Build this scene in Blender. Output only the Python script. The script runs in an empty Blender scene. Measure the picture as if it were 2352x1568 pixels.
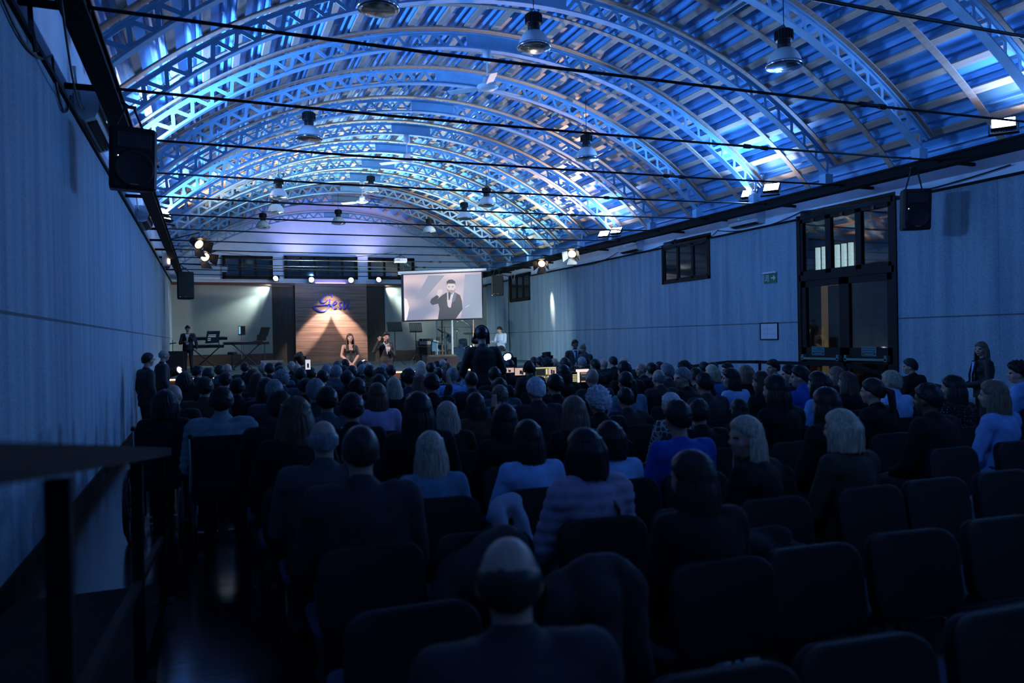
import bpy, bmesh, math, random
from mathutils import Vector, Matrix, noise
R_=math.radians; PI=math.pi
SC=bpy.context.scene
COL=SC.collection
random.seed(7)
# ------------------------------------------------------------------ camera
CAMZ=1.68
def cam_axes(yaw=.381092,pitch=-.0043066,roll=-.0181965):
    F=Vector((math.sin(yaw)*math.cos(pitch),math.cos(yaw)*math.cos(pitch),math.sin(pitch)))
    R0=Vector((math.cos(yaw),-math.sin(yaw),0)); U0=R0.cross(F)
    return R0*math.cos(roll)+U0*math.sin(roll),U0*math.cos(roll)-R0*math.sin(roll),F
AR,AU,AF=cam_axes()
cd=bpy.data.cameras.new('camera'); cam=bpy.data.objects.new('camera',cd); COL.objects.link(cam)
cd.sensor_width=36; cd.lens=26.79; cd.clip_start=.05; cd.clip_end=200
cam.matrix_world=Matrix(((AR.x,AU.x,-AF.x,0),(AR.y,AU.y,-AF.y,0),(AR.z,AU.z,-AF.z,CAMZ),(0,0,0,1)))
cd.dof.use_dof=True; cd.dof.focus_distance=15; cd.dof.aperture_fstop=2.0
SC.camera=cam
# ------------------------------------------------------------------ world, exposure, large lights
vs=SC.view_settings; vs.view_transform='Standard'; vs.look='None'; vs.gamma=1; vs.use_curve_mapping=False; vs.exposure=0.0
w=bpy.data.worlds.new('world'); SC.world=w; w.use_nodes=True
w.node_tree.nodes['Background'].inputs[0].default_value=(.05,.16,.45,1)
w.node_tree.nodes['Background'].inputs[1].default_value=.002
def look(o,d):
    o.rotation_euler=Vector(d).to_track_quat('-Z','Y').to_euler()
def spot(name,p,to,col,e,ang=40,blend=.6,r=.06):
    l=bpy.data.lights.new(name,'SPOT'); l.energy=e; l.color=col; l.spot_size=R_(ang); l.spot_blend=blend; l.shadow_soft_size=r
    o=bpy.data.objects.new(name,l); COL.objects.link(o); o.location=p; look(o,Vector(to)-Vector(p)); return o
def area(name,p,d,col,e,sx=.3,sy=.2,spread=180):
    l=bpy.data.lights.new(name,'AREA'); l.energy=e; l.color=col; l.shape='RECTANGLE'; l.size=sx; l.size_y=sy; l.spread=R_(spread)
    o=bpy.data.objects.new(name,l); COL.objects.link(o); o.location=p; look(o,d); return o
XL,XR=-1.218,11.518          # side walls
YB,YF=31.8,-3.0              # back wall, wall behind the camera
WT=4.036                     # top of the wall panels
X0,ZC,RB=4.97,-1.655,8.58     # arch axis and bottom chord radius
BLUE=(.12,.37,1.0)
FLOOD_L=[1.0,1.6,12.13,12.79,18.3,19.0]; FLOOD_R=[1.0,1.6,7.02,7.64,12.55,13.24,18.94,19.66]
for fy in FLOOD_L: area('flood_beam',(-.81,fy,4.62),(.90,-.03,.44),BLUE,(205 if fy<15 else 125) if fy>5 else 60,.3,.2,150)
for fy in FLOOD_R: area('flood_beam',(10.76,fy,4.72),(-.90,-.03,.44),BLUE,178 if fy>9 else (45 if fy>5 else 60),.3,.2,150)
# stage lamps, plus added key and gable lights without fixtures
WHT=(.80,1.0,.95); WARM=(1.0,.66,.42); PINK=(1,.88,.80)
spot('par_beam',(2.50,31.55,4.02),(-.3,31.70,2.0),WHT,300,70,1,.03)
spot('par_beam',(2.50,31.28,4.02),(.75,31.70,2.4),WHT,420,42,1,.03)
spot('par_beam',(6.90,31.55,4.02),(9.6,31.70,2.0),WHT,300,70,1,.03)
spot('par_beam',(6.90,31.28,4.02),(8.6,31.70,2.4),WHT,420,42,1,.03)
spot('par_beam',(3.96,30.95,4.0),(5.26,31.66,2.40),PINK,2500,21,.6,.03)
spot('par_beam',(5.54,30.95,4.0),(4.22,31.66,2.40),PINK,2200,21,.6,.03)
spot('par_beam',(4.75,30.95,4.0),(4.72,31.66,2.6),PINK,260,70,1,.03)
spot('violet_beam',(3.3,30.95,4.45),(3.6,31.15,6.6),(.55,.46,1.0),230,115,1)
spot('violet_beam',(6.3,30.95,4.45),(6.0,31.15,6.6),(.55,.46,1.0),230,115,1)
spot('gable_fill',(4.4,28.6,4.6),(4.4,31.8,5.3),(.10,.34,1.0),150,130,1)  # added blue fill for the gable wall, no lamp hangs here
spot('teal_beam',(3.4,28.0,1.6),(3.0,24.5,6.8),(.72,1.0,.95),3600,70,1)
spot('teal_beam',(5.6,27.5,1.6),(5.6,23.8,6.8),(.72,1.0,.95),3600,70,1)
spot('teal_beam',(8.3,26.5,1.6),(8.6,24.8,6.0),(.75,1.0,.92),4200,80,1)
spot('warm_beam',(9.9,22.6,4.4),(9.3,21.2,5.6),WARM,1100,100,1)
spot('warm_beam',(9.9,24.8,4.4),(9.0,25.4,5.6),(1,.85,.65),600,120,1)
spot('warm_beam',(-.35,22.3,4.45),(.3,22.0,5.6),WARM,800,110,1)
spot('warm_streak',(11.05,24.95,4.15),(11.518,24.8,2.85),(1,.74,.54),1000,17,.9)
spot('warm_streak',(-.90,26.2,4.2),(-1.21,27.2,2.6),(1,.76,.6),500,26,.9)
spot('warm_streak',(-.95,29.2,4.2),(-1.21,30.2,2.4),(1,.86,.74),400,34,.9)
spot('warm_streak',(-.85,22.6,4.25),(-1.21,23.4,2.7),(1,.72,.5),220,20,.9)
spot('key_beam',(-.5,17.2,4.3),(3.9,20.4,1.45),(1,.82,.64),1900,26,.7)  # added front light for the singer, no fixture on the beam here
spot('key_beam',(10.6,17.2,4.3),(4.2,20.4,1.45),(1,.82,.64),1600,26,.7)  # matching added front light from the right, likewise without a fixture
spot('key_beam',(10.2,19.4,4.2),(7.8,28.4,1.6),(.85,1,1),1500,44,.8)
spot('key_beam',(9.8,20.4,4.15),(.8,30.5,2.2),(1,.95,.88),1700,40,.9)
spot('floor_wash',(8.1,21.6,1.25),(11.5,27.5,2.4),(.75,.95,1.0),500,80,.9)
# ------------------------------------------------------------------ materials
MATS={}
def mat(name,col,rough=.6,metal=0,var=.15,scale=8,bump=0,emit=None,es=1,spec=.5,stretch=(1,1,1)):
    if name in MATS: return MATS[name]
    m=bpy.data.materials.new(name); m.use_nodes=True; nt=m.node_tree; b=nt.nodes['Principled BSDF']
    b.inputs['Roughness'].default_value=rough; b.inputs['Metallic'].default_value=metal; b.inputs['Specular IOR Level'].default_value=spec
    b.inputs['Base Color'].default_value=(*col,1)
    if var or bump:
        tc=nt.nodes.new('ShaderNodeTexCoord'); mp=nt.nodes.new('ShaderNodeMapping'); mp.inputs['Scale'].default_value=stretch
        nt.links.new(tc.outputs['Object'],mp.inputs[0])
        n=nt.nodes.new('ShaderNodeTexNoise'); n.inputs['Scale'].default_value=scale; n.inputs['Detail'].default_value=4
        nt.links.new(mp.outputs[0],n.inputs['Vector'])
        r=nt.nodes.new('ShaderNodeValToRGB')
        r.color_ramp.elements[0].position=.3; r.color_ramp.elements[1].position=.7
        r.color_ramp.elements[0].color=(*[c*(1-var) for c in col],1); r.color_ramp.elements[1].color=(*[min(1,c*(1+var)) for c in col],1)
        nt.links.new(n.outputs[0],r.inputs[0]); nt.links.new(r.outputs[0],b.inputs['Base Color'])
        if bump:
            bp=nt.nodes.new('ShaderNodeBump'); bp.inputs['Strength'].default_value=bump; bp.inputs['Distance'].default_value=.02
            nt.links.new(n.outputs[0],bp.inputs['Height']); nt.links.new(bp.outputs[0],b.inputs['Normal'])
    if emit:
        b.inputs['Emission Color'].default_value=(*emit,1); b.inputs['Emission Strength'].default_value=es
    MATS[name]=m; return m
def glassmat(name,tint=(.5,.6,.65),mixf=.5,rough=.03):
    m=bpy.data.materials.new(name); m.use_nodes=True; nt=m.node_tree; nt.nodes.clear()
    o=nt.nodes.new('ShaderNodeOutputMaterial'); mx=nt.nodes.new('ShaderNodeMixShader'); g=nt.nodes.new('ShaderNodeBsdfGlossy'); t=nt.nodes.new('ShaderNodeBsdfTransparent')
    lw=nt.nodes.new('ShaderNodeLayerWeight'); fr=nt.nodes.new('ShaderNodeMath'); fr.operation='POWER'; fr.inputs[1].default_value=5; nt.links.new(lw.outputs['Facing'],fr.inputs[0]); ad=nt.nodes.new('ShaderNodeMath'); ad.operation='ADD'; ad.inputs[1].default_value=mixf; ad.use_clamp=True
    nz=nt.nodes.new('ShaderNodeTexNoise'); nz.inputs['Scale'].default_value=2; bp=nt.nodes.new('ShaderNodeBump'); bp.inputs['Strength'].default_value=.03
    nt.links.new(nz.outputs[0],bp.inputs['Height']); nt.links.new(bp.outputs[0],g.inputs['Normal'])
    g.inputs['Roughness'].default_value=rough; t.inputs[0].default_value=(*tint,1)
    nt.links.new(fr.outputs[0],ad.inputs[0]); nt.links.new(ad.outputs[0],mx.inputs[0]); nt.links.new(t.outputs[0],mx.inputs[1]); nt.links.new(g.outputs[0],mx.inputs[2]); nt.links.new(mx.outputs[0],o.inputs[0])
    return m
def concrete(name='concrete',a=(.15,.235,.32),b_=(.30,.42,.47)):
    m=bpy.data.materials.new(name); m.use_nodes=True; nt=m.node_tree; N=nt.nodes.new; L=nt.links.new; b=nt.nodes['Principled BSDF']; b.inputs['Roughness'].default_value=.85
    g=N('ShaderNodeNewGeometry'); mp=N('ShaderNodeMapping'); mp.inputs['Scale'].default_value=(3.2,3.2,.16); L(g.outputs['Position'],mp.inputs[0])
    n1=N('ShaderNodeTexNoise'); n1.inputs['Scale'].default_value=1.6; n1.inputs['Detail'].default_value=6; L(mp.outputs[0],n1.inputs['Vector'])
    n2=N('ShaderNodeTexNoise'); n2.inputs['Scale'].default_value=45; n2.inputs['Detail'].default_value=3; L(g.outputs['Position'],n2.inputs['Vector'])
    mx=N('ShaderNodeMix'); mx.inputs[0].default_value=.45; L(n1.outputs[0],mx.inputs[2]); L(n2.outputs[0],mx.inputs[3])
    r=N('ShaderNodeValToRGB'); r.color_ramp.elements[0].position=.36; r.color_ramp.elements[1].position=.64
    r.color_ramp.elements[0].color=(*a,1); r.color_ramp.elements[1].color=(*b_,1); L(mx.outputs[0],r.inputs[0])
    sp=N('ShaderNodeSeparateXYZ'); L(g.outputs['Position'],sp.inputs[0])
    # horizontal joint at z=1.908, faint upright seams each .61 m
    c=N('ShaderNodeMath'); c.operation='COMPARE'; c.inputs[1].default_value=1.908; c.inputs[2].default_value=.012; L(sp.outputs['Z'],c.inputs[0])
    fm=N('ShaderNodeMath'); fm.operation='MODULO'; fm.inputs[1].default_value=.61; L(sp.outputs['Y'],fm.inputs[0])
    c2=N('ShaderNodeMath'); c2.operation='COMPARE'; c2.inputs[1].default_value=.3; c2.inputs[2].default_value=.006; L(fm.outputs[0],c2.inputs[0])
    s2=N('ShaderNodeMath'); s2.operation='MULTIPLY'; s2.inputs[1].default_value=.25; L(c2.outputs[0],s2.inputs[0])
    s1=N('ShaderNodeMath'); s1.operation='MULTIPLY'; s1.inputs[1].default_value=.8; L(c.outputs[0],s1.inputs[0])
    mxx=N('ShaderNodeMath'); mxx.operation='MAXIMUM'; L(s1.outputs[0],mxx.inputs[0]); L(s2.outputs[0],mxx.inputs[1])
    m2=N('ShaderNodeMix'); m2.data_type='RGBA'; L(mxx.outputs[0],m2.inputs[0]); L(r.outputs[0],m2.inputs[6]); m2.inputs[7].default_value=(.05,.05,.05,1)
    L(m2.outputs[2],b.inputs['Base Color'])
    bp=N('ShaderNodeBump'); bp.inputs['Strength'].default_value=.3; bp.inputs['Distance'].default_value=.02; L(n2.outputs[0],bp.inputs['Height']); L(bp.outputs[0],b.inputs['Normal'])
    return m
def woodmat(name,c1,c2,axis=0,scale=1.0,rough=.55,plank=None):
    m=bpy.data.materials.new(name); m.use_nodes=True; nt=m.node_tree; N=nt.nodes.new; L=nt.links.new; b=nt.nodes['Principled BSDF']; b.inputs['Roughness'].default_value=rough
    g=N('ShaderNodeNewGeometry'); mp=N('ShaderNodeMapping'); s=[22*scale]*3; s[axis]=1.3*scale; mp.inputs['Scale'].default_value=s; L(g.outputs['Position'],mp.inputs[0])
    n=N('ShaderNodeTexNoise'); n.inputs['Scale'].default_value=1; n.inputs['Detail'].default_value=5; L(mp.outputs[0],n.inputs['Vector'])
    r=N('ShaderNodeValToRGB'); r.color_ramp.elements[0].position=.3; r.color_ramp.elements[1].position=.7; r.color_ramp.elements[0].color=(*c1,1); r.color_ramp.elements[1].color=(*c2,1)
    L(n.outputs[0],r.inputs[0]); out=r.outputs[0]
    if plank:
        sp=N('ShaderNodeSeparateXYZ'); L(g.outputs['Position'],sp.inputs[0]); fm=N('ShaderNodeMath'); fm.operation='MODULO'; fm.inputs[1].default_value=plank; L(sp.outputs['Z'],fm.inputs[0])
        c=N('ShaderNodeMath'); c.operation='LESS_THAN'; c.inputs[1].default_value=.012; L(fm.outputs[0],c.inputs[0])
        m2=N('ShaderNodeMix'); m2.data_type='RGBA'; L(c.outputs[0],m2.inputs[0]); L(out,m2.inputs[6]); m2.inputs[7].default_value=(*[x*.35 for x in c1],1); out=m2.outputs[2]
    L(out,b.inputs['Base Color']); return m
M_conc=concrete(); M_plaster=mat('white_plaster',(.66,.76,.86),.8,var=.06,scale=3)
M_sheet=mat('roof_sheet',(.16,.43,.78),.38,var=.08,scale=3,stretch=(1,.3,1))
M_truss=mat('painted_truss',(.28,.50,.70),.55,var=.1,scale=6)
M_purlin=woodmat('roof_wood',(.44,.29,.22),(.58,.40,.31),1)
M_black=mat('black_metal',(.012,.013,.015),.45,var=.2); M_blackp=mat('black_plastic',(.008,.009,.010),.55,var=.15,scale=20,bump=.05,spec=.3)
M_beam=mat('beam_paint',(.005,.006,.007),.7,spec=.15); M_rod=mat('rod_steel',(.02,.022,.026),.4,.6)
M_floor=mat('floor_resin',(.022,.010,.010),.17,var=.35,scale=2.2,bump=.10,stretch=(1,4,1),spec=1.0)
M_floor.node_tree.nodes['Principled BSDF'].inputs['IOR'].default_value=1.75
M_dark=mat('dark_frame',(.009,.009,.009),.6,spec=.2); M_chrome=mat('chrome',(.6,.62,.65),.15,1,var=.05); M_alu=mat('spun_aluminium',(.55,.60,.64),.42,0,var=.05)
M_white=mat('white_plastic',(.6,.63,.65),.45,var=.04); M_grey=mat('grey_paint',(.25,.26,.27),.5)
M_walnut=woodmat('walnut_panel',(.18,.095,.065),(.34,.195,.14),0,.6,.45,.28); M_dkwood=woodmat('dark_wood',(.020,.012,.009),(.045,.028,.02),2,.6)
M_greypanel=mat('grey_cloth_panel',(.30,.31,.29),.8,var=.06,scale=2); M_trim=woodmat('trim_wood',(.07,.03,.02),(.13,.06,.04),0)
M_glass=glassmat('window_glass',(.72,.82,.88),.10); M_carpet=mat('stage_carpet',(.05,.09,.09),.85,var=.2,scale=30)
M_flood=mat('flood_led',(.9,.9,1),.3,var=0,emit=(.85,.88,1),es=40); M_parW=mat('par_lens_white',(.9,1,1),.3,var=0,emit=(.7,1,.95),es=22); M_parP=mat('par_lens_pink',(1,.9,.9),.3,var=0,emit=(1,.85,.8),es=12)
M_wash=mat('wash_lens',(.9,.95,1),.3,var=0,emit=(.8,.9,1),es=6); M_led=mat('warm_led',(1,.8,.6),.3,var=0,emit=(1,.62,.33),es=3); M_blueled=mat('blue_led',(.5,.5,1),.3,var=0,emit=(.35,.3,1),es=8)
M_fabric=mat('chair_fabric',(.010,.012,.017),.85,var=.25,scale=60,bump=.05,spec=.2); M_seat=mat('seat_fabric',(.04,.06,.10),.8,var=.2,scale=60,spec=.2)
# ------------------------------------------------------------------ mesh helpers
def link(name,me,parent=None):
    o=bpy.data.objects.new(name,me); COL.objects.link(o)
    if parent: o.parent=parent
    return o
def obj(name,bm,m,parent=None,smooth=False,loc=None):
    me=bpy.data.meshes.new(name); bmesh.ops.recalc_face_normals(bm,faces=bm.faces); bm.to_mesh(me); bm.free()
    for x in (m if isinstance(m,(list,tuple)) else [m]): me.materials.append(x)
    if smooth: me.polygons.foreach_set('use_smooth',[True]*len(me.polygons))
    o=link(name,me,parent)
    if loc is not None: o.location=loc
    return o
def NB(): return bmesh.new()
def box(bm,c,s,rot=None,bev=0):
    r=bmesh.ops.create_cube(bm,size=1); vs=r['verts']
    mt=Matrix.Diagonal((*s,1))
    if rot is not None: mt=rot.to_matrix().to_4x4()@mt if not isinstance(rot,Matrix) else rot.to_4x4()@mt
    bmesh.ops.transform(bm,matrix=Matrix.Translation(c)@mt,verts=vs)
    if bev: bmesh.ops.bevel(bm,geom=list({e for v in vs for e in v.link_edges}),offset=bev,segments=2,affect='EDGES',profile=.5)
    return vs
def bb(bm,a,b,bev=0):
    return box(bm,[(a[i]+b[i])/2 for i in range(3)],[abs(b[i]-a[i]) for i in range(3)],bev=bev)
def frame_of(d):
    d=Vector(d).normalized(); u=Vector((0,0,1)) if abs(d.z)<.95 else Vector((1,0,0)); x=d.cross(u).normalized(); y=x.cross(d); return x,y,d
def tube(bm,pts,r,seg=8,closed=True):
    pts=[Vector(p) for p in pts]; rs=r if isinstance(r,(list,tuple)) else [r]*len(pts); rings=[]
    for i,p in enumerate(pts):
        d=(pts[min(i+1,len(pts)-1)]-pts[max(i-1,0)]); x,y,_=frame_of(d)
        rings.append([bm.verts.new(p+(x*math.cos(t)+y*math.sin(t))*rs[i]) for t in [2*PI*k/seg for k in range(seg)]])
    for a,b in zip(rings,rings[1:]):
        for k in range(seg): bm.faces.new((a[k],a[(k+1)%seg],b[(k+1)%seg],b[k]))
    if closed: bm.faces.new(rings[0][::-1]); bm.faces.new(rings[-1])
def bar(bm,a,b,w,h=None,up=(0,0,1)):
    a=Vector(a);b=Vector(b);d=(b-a); L=d.length; d.normalize(); h=h or w; u=Vector(up)
    x=d.cross(u)
    if x.length<.01: x=d.cross(Vector((1,0,0)))
    x.normalize(); y=x.cross(d); box(bm,(a+b)/2,(w,h,L),Matrix((x,y,d)).transposed())
def lathe(bm,prof,c=(0,0,0),seg=24,axis=None):
    c=Vector(c); x,y,z=(Vector((1,0,0)),Vector((0,1,0)),Vector((0,0,1))) if axis is None else frame_of(axis)
    rings=[[bm.verts.new(c+(x*math.cos(2*PI*k/seg)+y*math.sin(2*PI*k/seg))*r+z*h) for k in range(seg)] for r,h in prof]
    for a,b in zip(rings,rings[1:]):
        for k in range(seg): bm.faces.new((a[k],a[(k+1)%seg],b[(k+1)%seg],b[k]))
    bm.faces.new(rings[0][::-1]); bm.faces.new(rings[-1])
def loft(bm,rings,cap=True):
    rr=[[bm.verts.new(p) for p in r] for r in rings]; n=len(rr[0])
    for a,b in zip(rr,rr[1:]):
        for k in range(n): bm.faces.new((a[k],a[(k+1)%n],b[(k+1)%n],b[k]))
    if cap: bm.faces.new(rr[0][::-1]); bm.faces.new(rr[-1])
def prism(bm,pts,d):
    d=Vector(d); a=[bm.verts.new(Vector(p)-d/2) for p in pts]; b=[bm.verts.new(Vector(p)+d/2) for p in pts]; n=len(a)
    bm.faces.new(a[::-1]); bm.faces.new(b)
    for k in range(n): bm.faces.new((a[k],a[(k+1)%n],b[(k+1)%n],b[k]))
def tag(o,label=None,cat=None,group=None,kind=None):
    if label: o['label']=label
    if cat: o['category']=cat
    if group: o['group']=group
    if kind: o['kind']=kind
    return o
def thing(name,label,cat,loc=(0,0,0),rz=0,group=None):
    o=link(name,None); o.location=loc; o.rotation_euler=(0,0,rz); o.empty_display_size=.1
    return tag(o,label,cat,group)
def struct(name,bm,m): return tag(obj(name,bm,m),kind='structure')
def dup(root,loc,rz=0,label=None,group=None,scale=1):
    r=root.copy(); COL.objects.link(r); r.location=loc; r.rotation_euler=(0,0,rz); r.scale=(scale,)*3
    if label: r['label']=label
    if group: r['group']=group
    for ch in list(root.children):
        c=ch.copy(); COL.objects.link(c); c.parent=r
        for g in list(ch.children):
            d=g.copy(); COL.objects.link(d); d.parent=c
    return r
ORD='first second third fourth fifth sixth seventh eighth ninth tenth eleventh twelfth thirteenth fourteenth fifteenth sixteenth seventeenth eighteenth nineteenth twentieth'.split()+['twenty-%s'%x for x in 'first second third fourth fifth sixth seventh eighth ninth'.split()]+['thirtieth']+['thirty-%s'%x for x in 'first second third fourth fifth sixth seventh eighth ninth'.split()]
def at(x,y,Y):      # a photo pixel carried out to the depth plane Y (metres)
    d=AR*((x-1176)/1750.34)+AU*((784-y)/1750.34)+AF; return Vector((0,0,CAMZ))+d*(Y/d.y)
def atX(x,y,X):
    d=AR*((x-1176)/1750.34)+AU*((784-y)/1750.34)+AF; return Vector((0,0,CAMZ))+d*(X/d.x)
def text(body,size,m,parent,name,p,rot,extr=.002,align='CENTER'):
    cu=bpy.data.curves.new(name,'FONT'); cu.body=body; cu.size=size; cu.extrude=extr; cu.align_x=align; cu.align_y='CENTER'
    t=bpy.data.objects.new(name,cu); COL.objects.link(t); dg=bpy.context.evaluated_depsgraph_get()
    me=bpy.data.meshes.new_from_object(t.evaluated_get(dg)); bpy.data.objects.remove(t); me.materials.clear(); me.materials.append(m)
    o=link(name,me,parent); o.location=p; o.rotation_euler=rot; return o
# ================================================================== ROOM SHELL
bm=NB(); bb(bm,(XL-.4,YF-.2,-.2),(XR+3.4,YB+.3,0)); struct('floor',bm,M_floor)
HT=5.3
def wall_side(name,x0,x1,holes):
    bm=NB(); cuts=sorted(holes); y=YF
    for (a,b,z0) in cuts:
        bb(bm,(x0,y,0),(x1,a,WT))
        if z0>0: bb(bm,(x0,a,0),(x1,b,z0))
        y=b
    bb(bm,(x0,y,0),(x1,YB,WT)); struct(name,bm,M_conc)
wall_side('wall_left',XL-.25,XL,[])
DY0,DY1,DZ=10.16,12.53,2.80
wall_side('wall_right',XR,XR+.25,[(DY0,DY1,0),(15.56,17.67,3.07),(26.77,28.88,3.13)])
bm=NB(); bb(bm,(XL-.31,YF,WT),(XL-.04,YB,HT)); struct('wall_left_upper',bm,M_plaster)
bm=NB()
bb(bm,(XR+.04,YF,WT+.16),(XR+.31,YB,HT)); y=YF
for a,b in ((DY0,DY1),(15.56,17.67),(26.77,28.88)): bb(bm,(XR+.04,y,WT),(XR+.31,a,WT+.16)); y=b
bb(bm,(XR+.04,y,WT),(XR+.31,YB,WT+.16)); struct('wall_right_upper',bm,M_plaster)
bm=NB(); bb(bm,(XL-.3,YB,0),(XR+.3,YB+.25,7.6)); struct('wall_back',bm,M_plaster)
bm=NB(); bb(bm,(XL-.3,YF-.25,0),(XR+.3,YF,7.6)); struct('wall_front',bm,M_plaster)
for nm,x in (('left',XL),('right',XR)):
    s=1 if nm=='left' else -1
    bm=NB(); y0=YF
    segs=[(YF,YB)] if s>0 else [(YF,DY0),(DY1,YB)]
    for a,b in segs: bb(bm,(x,a,0),(x+s*.02,b,.19))
    struct('baseboard_'+nm,bm,M_beam)
    bm=NB()
    for a,b in ([(YF,YB)] if s>0 else [(YF,DY0-.08),(DY1+.08,15.56-.07),(17.67+.07,26.77-.05),(28.88+.05,YB)]): bb(bm,(x-s*.05,a,WT-.012),(x+s*.035,b,WT+.03))
    struct('trim_%d'%(1 if s>0 else 2),bm,M_beam)
# eave beams
for nm,a,b in (('left',-.97,-.78),('right',10.75,10.95)):
    zo=0 if nm=='left' else .087
    bm=NB(); bb(bm,(a,YF,4.17+zo),(b,YB,4.20+zo)); bb(bm,(a,YF,4.32+zo),(b,YB,4.35+zo)); bb(bm,(a+.03,YF,4.20+zo),(b-.03,YB,4.32+zo))
    for y in [4.617-2.013*3+2.013*i for i in range(16)]:   # brackets back to the wall
        xw=XL-.05 if nm=='left' else XR+.05
        bb(bm,(min(a,xw),y-.025,4.235+zo),(max(b,xw),y+.025,4.285+zo))
    tag(obj('eave_beam',bm,M_beam),'long dark steel eave beam running along the top of the %s wall'%nm,'beam')
# curved sheet ceiling
RS=RB+.42; PITCH=.52
def polar(r,s,y): t=s/RS; return Vector((X0+r*math.sin(t),y,ZC+r*math.cos(t)))
def prof(s):
    u=(s/PITCH)%1.0
    def st(a,b,x): x=max(0,min(1,(x-a)/(b-a))); return x*x*(3-2*x)
    return .02+.06*(st(.13,.21,u)-st(.55,.63,u))+.06*(st(.66,.72,u)-st(.82,.88,u))
bm=NB(); S0=-RS*math.asin(6.22/RS); S1=RS*math.asin(6.56/RS); n=560
ss=[S0+(S1-S0)*k/n for k in range(n+1)]
ys=[YF+(YB-YF)*k/16 for k in range(17)]
grid=[[bm.verts.new(polar(RS+prof(s)+(.004 if j%2 else 0),s,y)) for j,y in enumerate(ys)] for s in ss]
for a,b in zip(grid,grid[1:]):
    for j in range(16): bm.faces.new((a[j],b[j],b[j+1],a[j+1]))
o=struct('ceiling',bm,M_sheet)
sm=o.modifiers.new('thickness','SOLIDIFY'); sm.thickness=.012; sm.offset=1
# purlins along the hall
np_=13
for k in range(-12,np_+1):
    s=k*PITCH+.0; bm=NB(); p=polar(RS-.025,s,0); t=s/RS
    box(bm,(p.x,(YF+YB)/2,p.z),(.115,YB-YF,.035),Matrix.Rotation(t,3,'Y'))
    side='on the crown line of the roof' if k==0 else '%s from the crown on the %s side'%(ORD[abs(k)-1],'left' if k<0 else 'right')
    tag(obj('roof_purlin',bm,M_purlin),'pinkish wooden roof purlin running lengthwise, '+side,'purlin','roof purlins')
# curved battens midway between trusses, below the purlins
TY=[5.02+2.013*i for i in range(-2,14)]
def arcstrip(bm,r0,r1,y0,y1,sa,sb,n=72):
    loft(bm,[[polar(r0,s,y0),polar(r0,s,y1),polar(r1,s,y1),polar(r1,s,y0)] for s in [sa+(sb-sa)*k/n for k in range(n+1)]])
me=None
for i,y in enumerate(TY):
    if me is None:
        bm=NB(); arcstrip(bm,RS-.066,RS-.046,-.055,.055,S0*.995,S1*.995)
        o=obj('arched_batten',bm,M_purlin); me=o.data
    else: o=link('arched_batten',me)
    o.location=(0,y-1.0065,0)
    tag(o,'arched wooden batten under the purlins between roof trusses, %s from the stage'%ORD[len(TY)-1-i],'batten','arched battens')
# trusses
def truss_meshes():
    SA=-RS*math.asin(5.90/RB); SB=RS*math.asin(5.86/RB); out=[]
    bm=NB(); arcstrip(bm,RB,RB+.022,-.07,.07,SA,SB); out.append(('bottom_chord',bm,M_truss))
    bm=NB(); arcstrip(bm,RB+.27,RB+.29,-.055,.055,SA,SB); out.append(('top_chord',bm,M_truss))
    bm=NB(); n=37; q=(SB-SA)/n
    for k in range(n):
        s=SA+k*q
        if abs(s+q/2)<.5: continue
        a,b,c=polar(RB+.02,s,0),polar(RB+.275,s+q/2,0),polar(RB+.02,s+q,0)
        bar(bm,a,b,.05,.02,up=(0,1,0)) if False else None
        for p,r in ((a,b),(b,c)):
            d=(r-p).normalized(); nx=d.cross(Vector((0,1,0))).normalized(); L=(r-p).length
            box(bm,(p+r)/2,(.055,.016,L),Matrix((nx,Vector((0,1,0)),d)).transposed())
            # gusset fillets
        for p,up in ((a,1),(b,-1)):
            t=(p-Vector((X0,p.y,ZC))).normalized(); tx=Vector((t.z,0,-t.x))
            prism(bm,[p-tx*.085,p+tx*.085,p+t*up*.085],(0,.015,0))
    arcstrip(bm,RB+.018,RB+.05,-.012,.012,SA,SB); arcstrip(bm,RB+.235,RB+.272,-.012,.012,SA,SB)
    out.append(('lattice_web',bm,M_truss))
    bm=NB(); arcstrip(bm,RB+.02,RB+.275,-.012,.012,-.52,.52,6); out.append(('crown_plate',bm,M_truss))
    bm=NB(); arcstrip(bm,RS-.075,RS-.052,-.075,.075,SA,SB); out.append(('cap_board',bm,M_purlin))
    for sg in (-1,1):
        bm=NB(); p=polar(RB,SA if sg<0 else SB,0); bb(bm,(p.x-.09,-.08,4.35 if sg<0 else 4.437),(p.x+.09,.08,p.z+.02)); out.append(('bearing_shoe',bm,M_truss))
    return out
tr0=None
for i,y in enumerate(TY):
    lab='pale arched lattice roof truss, %s from the stage wall'%ORD[len(TY)-1-i]
    if tr0 is None:
        tr0=thing('arched_truss',lab,'truss',(0,y,0),0,'arched roof trusses')
        for nm,bm,m in truss_meshes(): obj(nm,bm,m,tr0)
    else: r=dup(tr0,(0,y,0),0,lab)
r.scale.z=.89; r.location.z=4.4*.11     # the end truss before the gable is shallower
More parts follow.
